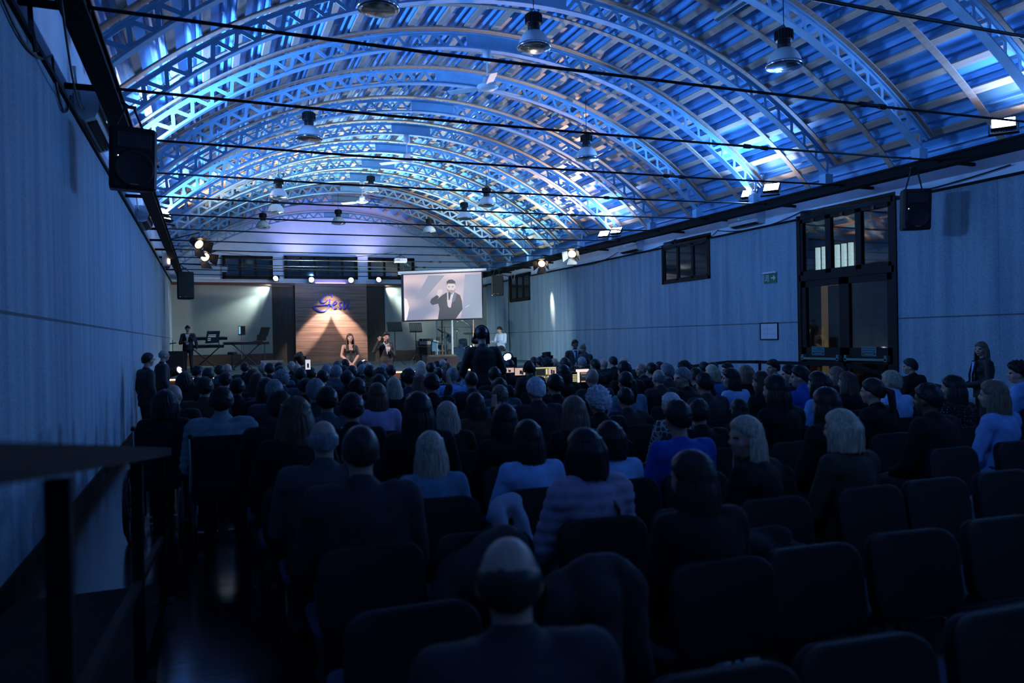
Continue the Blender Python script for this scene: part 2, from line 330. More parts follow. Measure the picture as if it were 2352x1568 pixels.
# tie rods
RY=[4.617+2.013*i for i in range(-1,14)]
rod0=None
for i,y in enumerate(RY):
    lab='thin dark steel tie rod spanning wall to wall, %s from the stage wall'%ORD[len(RY)-1-i]
    if rod0 is None:
        rod0=thing('tie_rod',lab,'rod',(0,y,0),0,'tie rods')
        bm=NB(); tube(bm,[(-.87,0,4.276),(2,0,4.26),(4.8,0,4.275),(7.6,0,4.30),(10.85,0,4.36)],.016,8); obj('rod',bm,M_rod,rod0)
        bm=NB()
        for xx in (7.05,7.35): tube(bm,[(xx-.05,0,4.296),(xx+.05,0,4.296)],.032,8)
        for dy in (-.022,.022): bb(bm,(7.0,dy-.006,4.283),(7.4,dy+.006,4.310))
        obj('turnbuckle',bm,M_rod,rod0)
        bm=NB()
        for xx,z in ((-.97,4.22),(10.79,4.30)): bb(bm,(xx,-.05,z),(xx+.14,.05,z+.12))
        obj('anchor_plate',bm,M_beam,rod0)
    else: dup(rod0,(0,y,0),0,lab)
# ------------------------------------------------------------------ high bay lamps
def highbay():
    t=thing('high_bay_lamp','','lamp')
    bm=NB(); lathe(bm,[(.115,.36),(.12,.37),(.12,.50),(.10,.52)],seg=20)
    for k in range(20):
        a=2*PI*k/20; box(bm,(.122*math.cos(a),.122*math.sin(a),.435),(.02,.008,.13),Matrix.Rotation(a,3,'Z'))
    lathe(bm,[(.085,.24),(.095,.30),(.085,.37)],seg=20); obj('ballast_housing',bm,M_blackp,t)
    bm=NB(); lathe(bm,[(.085,.25),(.13,.235),(.185,.18),(.225,.10),(.248,.02),(.255,0),(.245,0),(.21,.10),(.17,.18),(.10,.225)],seg=32); obj('reflector',bm,M_alu,t,True)
    bm=NB(); lathe(bm,[(.248,.035),(.262,.03),(.262,-.005),(.248,-.012)],seg=32); obj('rim',bm,M_chrome,t,True)
    bm=NB(); lathe(bm,[(.245,-.005),(.20,-.03),(.10,-.045),(.01,-.048)],seg=32); obj('lens',bm,M_glass,t,True)
    bm=NB(); tube(bm,[(0,0,.52),(.03,0,.56),(0,0,.60),(-.03,0,.57),(0,0,.6),(0,0,.66)],.008,6); obj('hook',bm,M_rod,t)
    return t
hb0=None
LAMPS=[(4.74,10.70,6.12,'hanging in the top centre of the roof'),(7.77,8.69,5.51,'nearest the camera on the right side'),(1.96,15.49,5.70,'nearest the camera on the left side'),(7.72,14.72,5.53,'second on the right side, above the floodlight pairs'),
(1.90,21.6,5.61,'second on the left side of the roof'),(4.85,23.7,6.30,'hanging on the centre line before the stage'),(7.73,21.1,5.60,'third on the right side of the roof'),(7.73,23.2,5.53,'fourth on the right side, behind a tie rod'),
(1.95,28.6,5.79,'farthest on the left, before the stage gable'),(4.60,28.5,6.02,'farthest on the centre line, before the stage gable'),(7.73,27.3,5.63,'farthest on the right side near the projector'),(1.99,23.7,5.55,'just behind and below the second one on the left'),(2.04,9.33,5.77,'cut off by the top edge of the photo')]
for x,y,z,lab in LAMPS:
    lab='grey bell shaped high bay lamp '+lab
    if hb0 is None: hb0=highbay(); hb0.location=(x,y,z); hb0['label']=lab; hb0['group']='high bay lamps'; r=hb0
    else: r=dup(hb0,(x,y,z),0,lab)
    # suspension wire up to the roof frame
    bm=NB(); t=(x-X0); zt=ZC+math.sqrt((RS-.05)**2-t*t); tube(bm,[(0,0,.64),(0,0,max(.7,zt-z))],.006,6); obj('suspension_wire',bm,M_rod,r)
# ceiling fans
def fan(x,y,lab):
    zt=ZC+math.sqrt(RB**2-(x-X0)**2)
    t=thing('ceiling_fan',lab,'fan',(x,y,zt),0,'ceiling fans')
    bm=NB(); lathe(bm,[(.02,0),(.075,-.01),(.085,-.16),(.06,-.20),(.02,-.21)]); obj('canopy',bm,M_white,t,True)
    bm=NB(); tube(bm,[(0,0,-.2),(0,0,-.50)],.016,8); obj('down_rod',bm,M_white,t)
    bm=NB(); lathe(bm,[(.03,-.46),(.085,-.49),(.10,-.58),(.19,-.63),(.20,-.66),(.12,-.70),(.03,-.71)]); obj('motor',bm,M_white,t,True)
    for k in range(3):
        a=R_(18+120*k); d=Vector((math.cos(a),math.sin(a),0)); q=Vector((-d.y,d.x,0)); bm=NB()
        loft(bm,[[d*r+q*w+Vector((0,0,-.655+w*.25)),d*r-q*w+Vector((0,0,-.655-w*.25)),d*r-q*w+Vector((0,0,-.667-w*.25)),d*r+q*w+Vector((0,0,-.667+w*.25))] for r,w in ((.16,.03),(.3,.065),(.6,.07),(.78,.06))])
        obj('blade',bm,M_white,t)
fan(4.85,13.07,'pale three bladed ceiling fan hanging from the crown of the roof nearest the camera')
fan(4.85,19.11,'pale three bladed ceiling fan farther down the crown of the roof')
fan(4.85,25.15,'pale three bladed ceiling fan near the stage end of the roof')
# fluorescent battens
def fluo(x,y,lab):
    t=(x-X0); r=RS-.12; s=RS*math.asin(t/r); p=polar(r,s,y)
    th=thing('tube_light',lab,'lamp',p); th.rotation_euler=(0,s/RS,0)
    bm=NB(); bb(bm,(-.05,-.45,-.03),(.05,.45,.05),.012); obj('casing',bm,M_white,th)
    bm=NB(); bb(bm,(-.04,-.44,-.05),(.04,.44,-.03),.012); obj('diffuser',bm,M_glass,th)
fluo(7.75,9.75,'slim unlit tube light on the roof beside the nearest right lamp'); fluo(7.6,15.7,'slim unlit tube light on the roof beside the second right lamp'); fluo(7.6,21.9,'slim unlit tube light on the roof above the right teal glow')
# ------------------------------------------------------------------ floodlights on the eave beams
def flood():
    t=thing('floodlight','','lamp')
    bm=NB(); bb(bm,(-.16,-.03,-.12),(.16,.03,.12),.012)
    for k in range(9): bb(bm,(-.14+.035*k-.004,.03,-.10),(-.14+.035*k+.004,.055,.10))
    obj('housing',bm,M_blackp,t)
    bm=NB(); bb(bm,(-.145,-.035,-.105),(.145,-.029,.105)); obj('led_panel',bm,M_flood,t)
    bm=NB(); bar(bm,(-.18,0,0),(-.18,.02,-.2),.02,.006); bar(bm,(.18,0,0),(.18,.02,-.2),.02,.006); bb(bm,(-.19,.0,-.215),(.19,.04,-.2)); obj('bracket',bm,M_blackp,t)
    return t
fl0=None
for sd,LST in ((1,FLOOD_R),(-1,FLOOD_L)):
  for i,fy in enumerate(LST):
        if fy<5: continue
        pr='farther' if i%2 else 'nearer'
        NMF={7:'by the right photo edge',12:'above the tall door',13:'above the tall door',18:'above the far window',19:'above the far window'}
        lab=('lit floodlight on the right beam %s, %s of its pair'%(NMF[int(fy)],pr)) if sd>0 else ('floodlight on the left eave beam, %s of the %s pair'%(pr,'near' if fy<15 else 'far'))
        if fl0 is None: fl0=flood(); r=fl0; r['label']=lab; r['group']='floodlights on the eave beams'
        else: r=dup(fl0,(0,0,0),0,lab)
        # turned up and inward, leaning a little towards the entrance
        nrm=Vector((-sd*.58,-.42,.70)).normalized(); zax=(Vector((0,0,1))-nrm*nrm.z).normalized(); yax=-nrm; xax=yax.cross(zax)
        r.matrix_world=Matrix((( xax.x,yax.x,zax.x,10.84 if sd>0 else -.85),(xax.y,yax.y,zax.y,fy),(xax.z,yax.z,zax.z,4.665 if sd>0 else 4.565),(0,0,0,1)))
# ================================================================== PEOPLE
SKIN=mat('skin',(.46,.27,.20),.5,var=.06); SKIND=mat('dark_skin',(.12,.065,.045),.5,var=.06); EYE=mat('eye',(.02,.015,.015),.2,var=0); LIP=mat('lip',(.36,.13,.12),.45,var=0)
def caps(bm,a,b,ra,rb,seg=14,n=5):
    a=Vector(a);b=Vector(b);x,y,d=frame_of(b-a); L=(b-a).length; pr=[]
    for k in range(1,n+1):
        t=PI/2*(1-k/n); pr.append((ra*math.cos(t),-ra*math.sin(t)))
    pr.append((rb,L))
    for k in range(1,n): t=PI/2*k/n; pr.append((rb*math.cos(t),L+rb*math.sin(t)))
    rings=[[bm.verts.new(a+(x*math.cos(2*PI*j/seg)+y*math.sin(2*PI*j/seg))*r+d*h) for j in range(seg)] for r,h in pr]
    p0=bm.verts.new(a-d*ra); p1=bm.verts.new(b+d*rb)
    for r,q in zip(rings,rings[1:]):
        for j in range(seg): bm.faces.new((r[j],r[(j+1)%seg],q[(j+1)%seg],q[j]))
    for j in range(seg): bm.faces.new((rings[0][(j+1)%seg],rings[0][j],p0)); bm.faces.new((rings[-1][j],rings[-1][(j+1)%seg],p1))
def ell(bm,c,r,M=None,u=18,v=12):
    mt=Matrix.Translation(c)@(M.to_4x4() if M else Matrix())@Matrix.Diagonal((*r,1))
    R=[[bm.verts.new(mt@Vector((math.sin(PI*i/v)*math.cos(2*PI*k/u),math.sin(PI*i/v)*math.sin(2*PI*k/u),math.cos(PI*i/v)))) for k in range(u)] for i in range(1,v)]
    p0=bm.verts.new(mt@Vector((0,0,1))); p1=bm.verts.new(mt@Vector((0,0,-1)))
    for a,b in zip(R,R[1:]):
        for k in range(u): bm.faces.new((a[k],b[k],b[(k+1)%u],a[(k+1)%u]))
    for k in range(u): bm.faces.new((R[0][k],R[0][(k+1)%u],p0)); bm.faces.new((R[-1][(k+1)%u],R[-1][k],p1))
def ruffle(me,f):
    N=[v.normal.copy() for v in me.vertices]; C=[]
    for v,n in zip(me.vertices,N): C+=list(v.co+n*f(v.co))
    me.vertices.foreach_set('co',C); me.update()
def ering(c,rx,ry,M,n=20): return [c+M@Vector((rx*math.cos(2*PI*k/n),ry*math.sin(2*PI*k/n),0)) for k in range(n)]
TMPS=bpy.data.scenes.new('workbench')   # a scratch scene, removed at the end
def remesh(bm,vox,sm=4,name='m'):
    me=bpy.data.meshes.new('tmp'); bmesh.ops.recalc_face_normals(bm,faces=bm.faces); bm.to_mesh(me); bm.free()
    o=bpy.data.objects.new('tmp',me); TMPS.collection.objects.link(o)
    m=o.modifiers.new('r','REMESH'); m.mode='VOXEL'; m.voxel_size=vox
    if sm: s=o.modifiers.new('s','SMOOTH'); s.factor=.5; s.iterations=sm
    vl=TMPS.view_layers[0]; vl.update(); dg=vl.depsgraph; out=bpy.data.meshes.new_from_object(o.evaluated_get(dg)); out.name=name
    bpy.data.objects.remove(o); bpy.data.meshes.remove(me)
    out.polygons.foreach_set('use_smooth',[True]*len(out.polygons)); out.materials.clear(); return out
def V(*a): return Vector(a)
class J:   # a posed skeleton; faces +Y, origin on the ground below the hips
    def __init__(s,**k):
        s.pel=V(0,0,.56); s.chest=V(0,-.03,.93); s.neck=V(0,-.01,1.05); s.head=V(0,.03,1.20); s.yaw=0; s.pitch=0; s.roll=0
        s.sh=.185; s.hipw=.09; s.wid=1.0
        s.elb=[V(-.25,.03,.71),V(.25,.03,.71)]; s.wr=[V(-.10,.26,.60),V(.10,.26,.60)]; s.hd=[V(.35,.9,-.15),V(-.35,.9,-.15)]; s.hn=[V(0,0,-1),V(0,0,-1)]; s.curl=[.35,.35]
        s.kn=[V(-.12,.43,.50),V(.12,.43,.50)]; s.an=[V(-.12,.40,.09),V(.12,.40,.09)]; s.hips=None; s.toe=V(0,1,0); s.female=False
        for a,b in k.items(): setattr(s,a,b)
        s.hx=[s.pel+V(-s.hipw,.04,-.03),s.pel+V(s.hipw,.04,-.03)] if s.hips is None else s.hips
    def Mh(s): return Matrix.Rotation(R_(s.yaw),3,'Z')@Matrix.Rotation(R_(s.roll),3,'Y')@Matrix.Rotation(R_(s.pitch),3,'X')
    def shp(s,i):
        c=s.chest; u=(s.neck-s.pel).normalized(); return c+u*.075+V((-1,1)[i]*s.sh,0,0)
def torso(bm,j,e=0,low=0,hem=None):
    u=(j.chest-j.pel).normalized(); x=V(1,0,0); y=u.cross(x).normalized(); x=y.cross(u); M=Matrix((x,y,u)).transposed(); L=(j.chest-j.pel).length
    w=j.wid; f=j.female
    P=[(-.32*L,.12,.10),(-.18*L,.165 if not f else .172,.125),(.05*L,.172 if not f else .178,.128),(.38*L,.148 if not f else .128,.108),(.72*L,.165 if not f else .14,.118),(1.0*L,.178 if not f else .152,.118),(1.18*L,.165 if not f else .142,.10),(1.30*L,.105,.075),(1.38*L,.06,.055)]
    rings=[]
    for h,rx,ry in P:
        if h<low*L: continue
        c=j.pel+u*h
        if h>1.1*L: c=c.lerp(j.neck,.45)
        rings.append(ering(c,(rx*w+e),(ry*w**.5+e),M))
    if hem: rings.insert(0,ering(j.pel+u*hem[0],hem[1]*w,hem[2]*w,M))
    loft(bm,rings)
    for i in (0,1): caps(bm,j.shp(i)-V((-1,1)[i]*.05,0,.0),j.shp(i)+V(0,0,-.03),.055+e,.058+e)
    if f:
        for sx in (-1,1): ell(bm,j.chest+M@V(sx*.07,.085,-.04),(.062+e,.055+e,.062+e))
    else: ell(bm,j.chest+M@V(0,.04,.0),(.15*w+e,.09+e,.10+e))
def neckp(bm,j,e=0): caps(bm,j.neck-V(0,0,.04),j.neck.lerp(j.head,.55),.054+e,.052+e)
def arms(bm,j,e=0,end=1.0,which=(0,1)):
    for i in which:
        s=j.shp(i); caps(bm,s,j.elb[i],.054*j.wid**.5+e,.042+e); w_=j.elb[i].lerp(j.wr[i],end); caps(bm,j.elb[i],w_,.042+e,.030+e)
def legs(bm,j,e=0):
    for i in (0,1):
        caps(bm,j.hx[i],j.kn[i],.088*j.wid**.5+e,.058+e); caps(bm,j.kn[i],j.an[i],.056+e,.040+e)
        mid=j.kn[i].lerp(j.an[i],.3)-j.toe*.02; ell(bm,mid,(.048+e,.05+e,.09+e))
def feet(bm,j,e=0,which=(0,1)):
    for i in which:
        a=j.an[i]; h=a-V(0,0,.045)-j.toe*.03; caps(bm,V(h.x,h.y,a.z-.05),V(a.x,a.y,a.z-.055)+j.toe*.15+V((-1,1)[i]*.015,0,0),.036+e,.034+e); caps(bm,a,V(a.x,a.y,a.z-.04)+j.toe*.04,.038+e,.036+e)
def hand(bm,w,d,n,side,curl,rad=.0088):
    d=Vector(d).normalized(); n=Vector(n); n=(n-d*n.dot(d)).normalized(); x=d.cross(n)*side   # x: towards the thumb
    M=Matrix((x,d,n)).transposed(); c=w+d*.05
    ell(bm,c,(.040,.052,.016),M,14,10); caps(bm,w-d*.02,w+d*.03,.028,.026)
    for k,(ox,l) in enumerate(((.029,.072),(.010,.080),(-.010,.074),(-.028,.058))):
        p=w+d*.092+x*ox; a=0; spread=x*(ox*.9)
        for q in range(3):
            a+=curl*(.55,.85,.7)[q]; dd=((d+spread)*math.cos(a)+n*math.sin(a)).normalized(); p2=p+dd*l*(.45,.32,.25)[q]; caps(bm,p,p2,rad*(1-.08*q),rad*(.93-.08*q),8,3); p=p2
    p=w+d*.03+x*.03; t1=p+(x*.75+d*.6+n*.25*curl).normalized()*.045; t2=t1+(d*.9+x*.25+n*(.2+.5*curl)).normalized()*.034
    caps(bm,p,t1,.0125,.0108,8,3); caps(bm,t1,t2,.0108,.009,8,3)
def hands(bm,j):
    for i in (0,1): hand(bm,j.wr[i],j.hd[i],j.hn[i],(1,-1)[i],j.curl[i])
HR=(.074,.095,.113)
def headp(bm,j):
    M=j.Mh(); h=j.head
    def E(c,r,rx=0): ell(bm,h+M@V(*c),r,M@Matrix.Rotation(R_(rx),3,'X'))
    E((0,-.004,.012),(.074,.094,.100)); E((0,.022,-.045),(.056,.062,.066)); E((0,.055,-.088),(.026,.024,.020))
    for s in (-1,1):
        E((s*.040,.052,-.030),(.024,.026,.024)); E((s*.076,-.006,-.012),(.010,.020,.032),12); E((s*.033,.074,.022),(.022,.014,.009))
    caps(bm,h+M@V(0,.088,.012),h+M@V(0,.104,-.022),.008,.012,8,3)
    for s in (-1,1): E((s*.012,.094,-.026),(.009,.009,.007))
    E((0,.080,-.056),(.022,.013,.007)); E((0,.079,-.066),(.018,.012,.007))
def paint(me,j,skin):
    me.materials.append(skin); me.materials.append(EYE); me.materials.append(LIP); M=j.Mh().transposed()
    for p in me.polygons:
        c=M@(p.center-j.head)
        if c.y<.05 or abs(c.z)>.09: continue
        for s in (-1,1):
            if abs(c.x-s*.033)<.014 and abs(c.z-.004)<.0065: p.material_index=1
        if abs(c.x)<.023 and -.070<c.z<-.051 and c.y>.07: p.material_index=2
def body_mesh(j,vox=.0115,skin=None,name='body'):
    bm=NB(); torso(bm,j); neckp(bm,j); arms(bm,j); legs(bm,j); feet(bm,j); hands(bm,j); headp(bm,j)
    me=remesh(bm,vox,3,name); paint(me,j,skin or SKIN); return me
def top_mesh(j,kind,vox=.015):
    bm=NB(); e={'puffer':.034,'hood':.03,'coat':.024}.get(kind,.014)
    torso(bm,j,e,low=-.2); arms(bm,j,e*.8,.97)
    nk=j.neck
    if kind in('turtle','puffer'): caps(bm,nk-V(0,0,.05),nk+V(0,.01,.035),.082,.070)
    elif kind in('coat','collar','pattern'): caps(bm,nk-V(0,0,.06),nk+V(0,-.005,.0),.088,.074)
    elif kind in ('hood','pattern'):
        caps(bm,nk-V(0,0,.05),nk+V(0,0,.0),.09,.078)
        for k in range(9): a=PI*(1.0+k/8); caps(bm,nk+V(.10*math.cos(a),.02+.10*math.sin(a),.0-.02*math.sin(a)*-1),nk+V(.085*math.cos(a),.02+.11*math.sin(a),-.05),.034,.03,8,3)
    else: caps(bm,nk-V(0,0,.06),nk-V(0,0,.015),.08,.068)
    me=remesh(bm,vox,5,'top_'+kind)
    rnd=random.Random(3)
    if kind=='puffer': ruffle(me,lambda p:.014*abs(math.sin(p.z*PI/.062))**.5-.007)
    else: ruffle(me,lambda p:noise.noise(p*9)*.006+noise.noise(V(p.x*6,p.y*6,p.z*18))*.004)
    return me
def trousers_mesh(j,e=.012,vox=.014):
    bm=NB(); u=(j.chest-j.pel); M=Matrix.Identity(3)
    loft(bm,[ering(j.pel+V(0,0,-.10),.15*j.wid,.115,M),ering(j.pel,.178*j.wid,.135,M),ering(j.pel+u*.25,.165*j.wid,.122,M)]); legs(bm,j,e)
    return remesh(bm,vox,4,'trousers')
def shoes_mesh(j):
    out=[]
    for i in (0,1): bm=NB(); feet(bm,j,.008,(i,)); out.append(remesh(bm,.012,2,'shoe'))
    return out
def putshoes(S,root):
    for m_ in S: put('shoe',m_,SHOE,root)
# ---- hair: closed shells in head space (origin head centre, facing +Y)
def sst(a,b,x): x=max(0,min(1,(x-a)/(b-a))); return x*x*(3-2*x)
def scalp(d): return sst(-.24,.10,d.z*.9-d.y*.72+abs(d.x)*.05-max(0,-d.z-.35)*.25)
def shell(bm,th,f=None,nz=.004,fz=18,U=56,Vv=34,deep=0):
    rows=[]
    for iv in range(1,Vv):
        ph=PI*iv/Vv; row=[]
        for iu in range(U):
            a=2*PI*iu/U; d=V(math.sin(ph)*math.sin(a),math.sin(ph)*math.cos(a),math.cos(ph))
            r=1/math.sqrt((d.x/.077)**2+(d.y/.097)**2+(d.z/.109)**2); m=f(d) if f else scalp(d)
            t0_=-.020+(.015 if not deep else 0)*sst(-.35,.10,d.z); t=t0_+(th-t0_+noise.noise(d*fz)*nz)*m
            row.append(bm.verts.new(d*(r+t)+V(0,-.004,.008)))
        rows.append(row)
    t0=bm.verts.new(V(0,-.004,.008+.109+(th if (f or scalp)(V(0,0,1))>.5 else -.02))); t1=bm.verts.new(V(0,-.004,-.085))
    for a,b in zip(rows,rows[1:]):
        for k in range(U): bm.faces.new((a[k],a[(k+1)%U],b[(k+1)%U],b[k]))
    for k in range(U): bm.faces.new((rows[0][(k+1)%U],rows[0][k],t0)); bm.faces.new((rows[-1][k],rows[-1][(k+1)%U],t1))
def cape(bm,L,flare=.25,wave=0,half=118,n=84,m=26,thick=.02,back=.02):
    # a curtain of hair hung round the back of the head, grooved in strands
    out=[];inn=[]
    for iv in range(m+1):
        v=iv/m; ro=[];ri=[]
        for iu in range(n+1):
            a=R_(-half+2*half*iu/n); edge=1-abs(2*iu/n-1)
            z=.085-v*(L+.085)-( .03*noise.noise(V(iu*.35,0,3)) if v>.8 else 0)*v
            top=sst(0,.35,v); rx=.060+.030*top+flare*max(0,v-.3)*.09; ry=.072+.036*top+back*max(0,v-.4)
            if v>.7: s=1-.35*sst(.7,1,v)*(1 if L>.2 else .25); rx*=s
            g=noise.noise(V(iu*.42,v*1.5,5))*.008+noise.noise(V(iu*1.3,v*2,9))*.005+wave*math.sin(v*15+iu*.25)*sst(.3,.6,v)
            dd=V(math.sin(a),-math.cos(a),0); ex=thick*(sst(0,.12,edge)*.8+.2)*(1-.5*v*v)
            ro.append(bm.verts.new(V(dd.x*(rx+ex+g),dd.y*(ry+ex+g)-.006,z))); ri.append(bm.verts.new(V(dd.x*(rx-.006),dd.y*(ry-.006)-.006,z)))
        out.append(ro);inn.append(ri)
    for A,fl in ((out,0),(inn,1)):
        for p,q in zip(A,A[1:]):
            for k in range(n):
                f=(p[k],q[k],q[k+1],p[k+1]); bm.faces.new(f[::-1] if fl else f)
    for k in range(n): bm.faces.new((out[0][k],out[0][k+1],inn[0][k+1],inn[0][k])); bm.faces.new((out[-1][k+1],out[-1][k],inn[-1][k],inn[-1][k+1]))
    for iv in range(m):
        bm.faces.new((out[iv+1][0],out[iv][0],inn[iv][0],inn[iv+1][0])); bm.faces.new((out[iv][n],out[iv+1][n],inn[iv+1][n],inn[iv][n]))
HAIR={}
def hair_mesh(k):
    if k in HAIR: return HAIR[k]
    bm=NB()
    if k=='buzz': shell(bm,.007,nz=.001)
    elif k in('short','headphones'): shell(bm,.016,nz=.009,fz=14)
    elif k=='quiff':
        shell(bm,.018,f=lambda d:scalp(d)*(1+1.3*sst(.45,.9,d.z*.8+d.y*.5)*sst(-.2,.3,d.y)),nz=.006)
    elif k=='ring': shell(bm,.006,f=lambda d:scalp(d)*(1-sst(.05,.75,d.z-max(0,-d.y)*.15+noise.noise(d*7)*.12)),nz=.002,fz=9,deep=1)
    elif k=='curly': shell(bm,.034,nz=.028,fz=11,U=72,Vv=44)
    elif k=='beanie':
        shell(bm,.018,nz=.002)
        for q in range(14):
            pass
    elif k=='bob': shell(bm,.020,nz=.004); cape(bm,.125,.35,0,112,thick=.026)
    elif k=='long': shell(bm,.018,nz=.004); cape(bm,.36,.30,0,106)
    elif k=='wavy': shell(bm,.022,nz=.008); cape(bm,.36,.75,.010,120,thick=.028)
    elif k=='front': shell(bm,.018,nz=.004); cape(bm,.30,.45,.005,112)
    elif k=='pony':
        shell(bm,.013,nz=.003)
        for s,t,r0,r1 in ((V(0,-.10,.03),V(0,-.155,.0),.022,.034),(V(0,-.155,.0),V(0,-.17,-.12),.034,.03),(V(0,-.17,-.12),V(0,-.155,-.25),.03,.012)): caps(bm,s,t,r0,r1)
    elif k=='bun': shell(bm,.013,nz=.003); ell(bm,V(0,-.115,.055),(.045,.04,.045))
    bmesh.ops.recalc_face_normals(bm,faces=bm.faces); me=bpy.data.meshes.new('hair_'+k); bm.to_mesh(me); bm.free(); me.polygons.foreach_set('use_smooth',[True]*len(me.polygons)); HAIR[k]=me; return me
def hairmat(n,c): return mat('hair_'+n,c,.45,var=.5,scale=30,stretch=(4,4,.35),spec=.3)
HC={'black':(.010,.009,.010),'dark':(.022,.017,.015),'dkbrown':(.035,.022,.015),'brown':(.07,.042,.026),'lbrown':(.16,.105,.07),'dkblond':(.16,.12,.08),'blond':(.42,.34,.25),'grey':(.20,.21,.23),'white':(.62,.63,.66),'mauve':(.25,.2,.3),'skin':(.4,.3,.2)}
HM={k:hairmat(k,c) for k,c in HC.items()}
TC={'charcoal':(.030,.031,.035),'darkgrey':(.05,.055,.06),'black':(.010,.010,.012),'greyblue':(.12,.22,.32),'white':(.30,.50,.80),'mauve':(.34,.28,.38),'royal':(.02,.08,.40),'patterned':(.12,.13,.14),'olive':(.035,.037,.028),'steel':(.18,.24,.28),'whitehood':(.04,.042,.05),'slate':(.05,.07,.09),'teal':(.08,.15,.18),'brown':(.09,.05,.03),'sequin':(.02,.02,.03),'lightblue':(.18,.34,.66),'blue':(.06,.15,.36),'floral':(.22,.24,.32),'polka':(.010,.010,.012),'navy':(.025,.04,.09),'cream':(.6,.5,.45),'lilac':(.40,.36,.55)}
def topmat(n):
    if 'top_'+n in MATS: return MATS['top_'+n]
    m=mat('top_'+n,TC[n],.8,var=.18,scale=14,bump=.15,spec=.2)
    if n in('patterned','polka','floral','sequin'):
        nt=m.node_tree; b=nt.nodes['Principled BSDF']; tc=nt.nodes.new('ShaderNodeTexCoord'); v=nt.nodes.new('ShaderNodeTexVoronoi'); v.inputs['Scale'].default_value={'patterned':22,'polka':26,'floral':34,'sequin':60}[n]
        if n=='patterned': v.feature='DISTANCE_TO_EDGE'
        nt.links.new(tc.outputs['Object'],v.inputs['Vector']); c=nt.nodes.new('ShaderNodeMath'); c.operation='LESS_THAN'; c.inputs[1].default_value={'patterned':.12,'polka':.28,'floral':.3,'sequin':.16}[n]
        nt.links.new(v.outputs['Distance'],c.inputs[0]); mx=nt.nodes.new('ShaderNodeMix'); mx.data_type='RGBA'; nt.links.new(c.outputs[0],mx.inputs[0]); mx.inputs[6].default_value=(*[x*.5 for x in TC[n]],1)
        mx.inputs[7].default_value={'patterned':(.45,.45,.45,1),'polka':(.5,.5,.5,1),'floral':(.5,.4,.5,1),'sequin':(.9,.9,.95,1)}[n]; nt.links.new(mx.outputs[2],b.inputs['Base Color'])
    return m
def put(name,me,m,parent,M=None):
    o=link(name,me,parent)
    if not me.materials: me.materials.append(m)
    if m is not None: o.material_slots[0].link='OBJECT'; o.material_slots[0].material=m
    if M is not None: o.matrix_local=M
    return o
def headM(j): return Matrix.Translation(j.head)@j.Mh().to_4x4()
DENIM=mat('trouser_cloth',(.02,.025,.035),.85,var=.2,scale=20); SHOE=mat('shoe_leather',(.012,.011,.011),.45)
# ---- seated audience prototypes
SEAT={}; CLOTH={}
def seated(turn,female,wid,lift=None):
    k=(turn,female,wid,lift)
    if k in SEAT: return SEAT[k]
    j=J(yaw=turn,female=female,wid=wid,sh=.165 if female else .19)
    if lift is not None:   # one open hand held up beside the head
        sg=(-1,1)[lift]; j.elb[lift]=V(sg*.33,.10,.92); j.wr[lift]=V(sg*.25,.16,1.13); j.hd[lift]=V(sg*.08,.1,1); j.hn[lift]=V(0,1,.1); j.curl[lift]=.15
    if abs(turn)>30: j.head=j.head+V(-.01 if turn>0 else .01,.005,0)
    k2=(female,wid,lift)
    if k2 not in CLOTH: CLOTH[k2]=dict(tops={},tr=trousers_mesh(j))
    if 'sh' not in CLOTH: CLOTH['sh']=shoes_mesh(j)
    SEAT[k]=dict(j=j,body=body_mesh(j),tops=CLOTH[k2]['tops'],tr=CLOTH[k2]['tr'],sh=CLOTH['sh']); return SEAT[k]
HW={'ring':'balding %s hair','bald':'a bald head','buzz':'cropped %s hair','short':'short %s hair','long':'long %s hair','wavy':'long wavy %s hair','bob':'a %s bob','curly':'curly %s hair','pony':'a %s ponytail','beanie':'a %s knit hat','headphones':'headphones on %s hair'}
CW={'dkbrown':'dark brown','lbrown':'light brown','dkblond':'dark blond'}
TW={'charcoal':'charcoal','darkgrey':'dark grey','greyblue':'grey blue','royal':'royal blue','patterned':'patterned','whitehood':'dark','lightblue':'light blue','floral':'pale floral','polka':'spotted black','sequin':'glittering sequin','cream':'cream'}
KW={'hood':'hooded jacket','coat':'jacket','plain':'top','puffer':'puffer jacket','pattern':'top','turtle':'turtleneck','collar':'jacket','sequin':'top'}
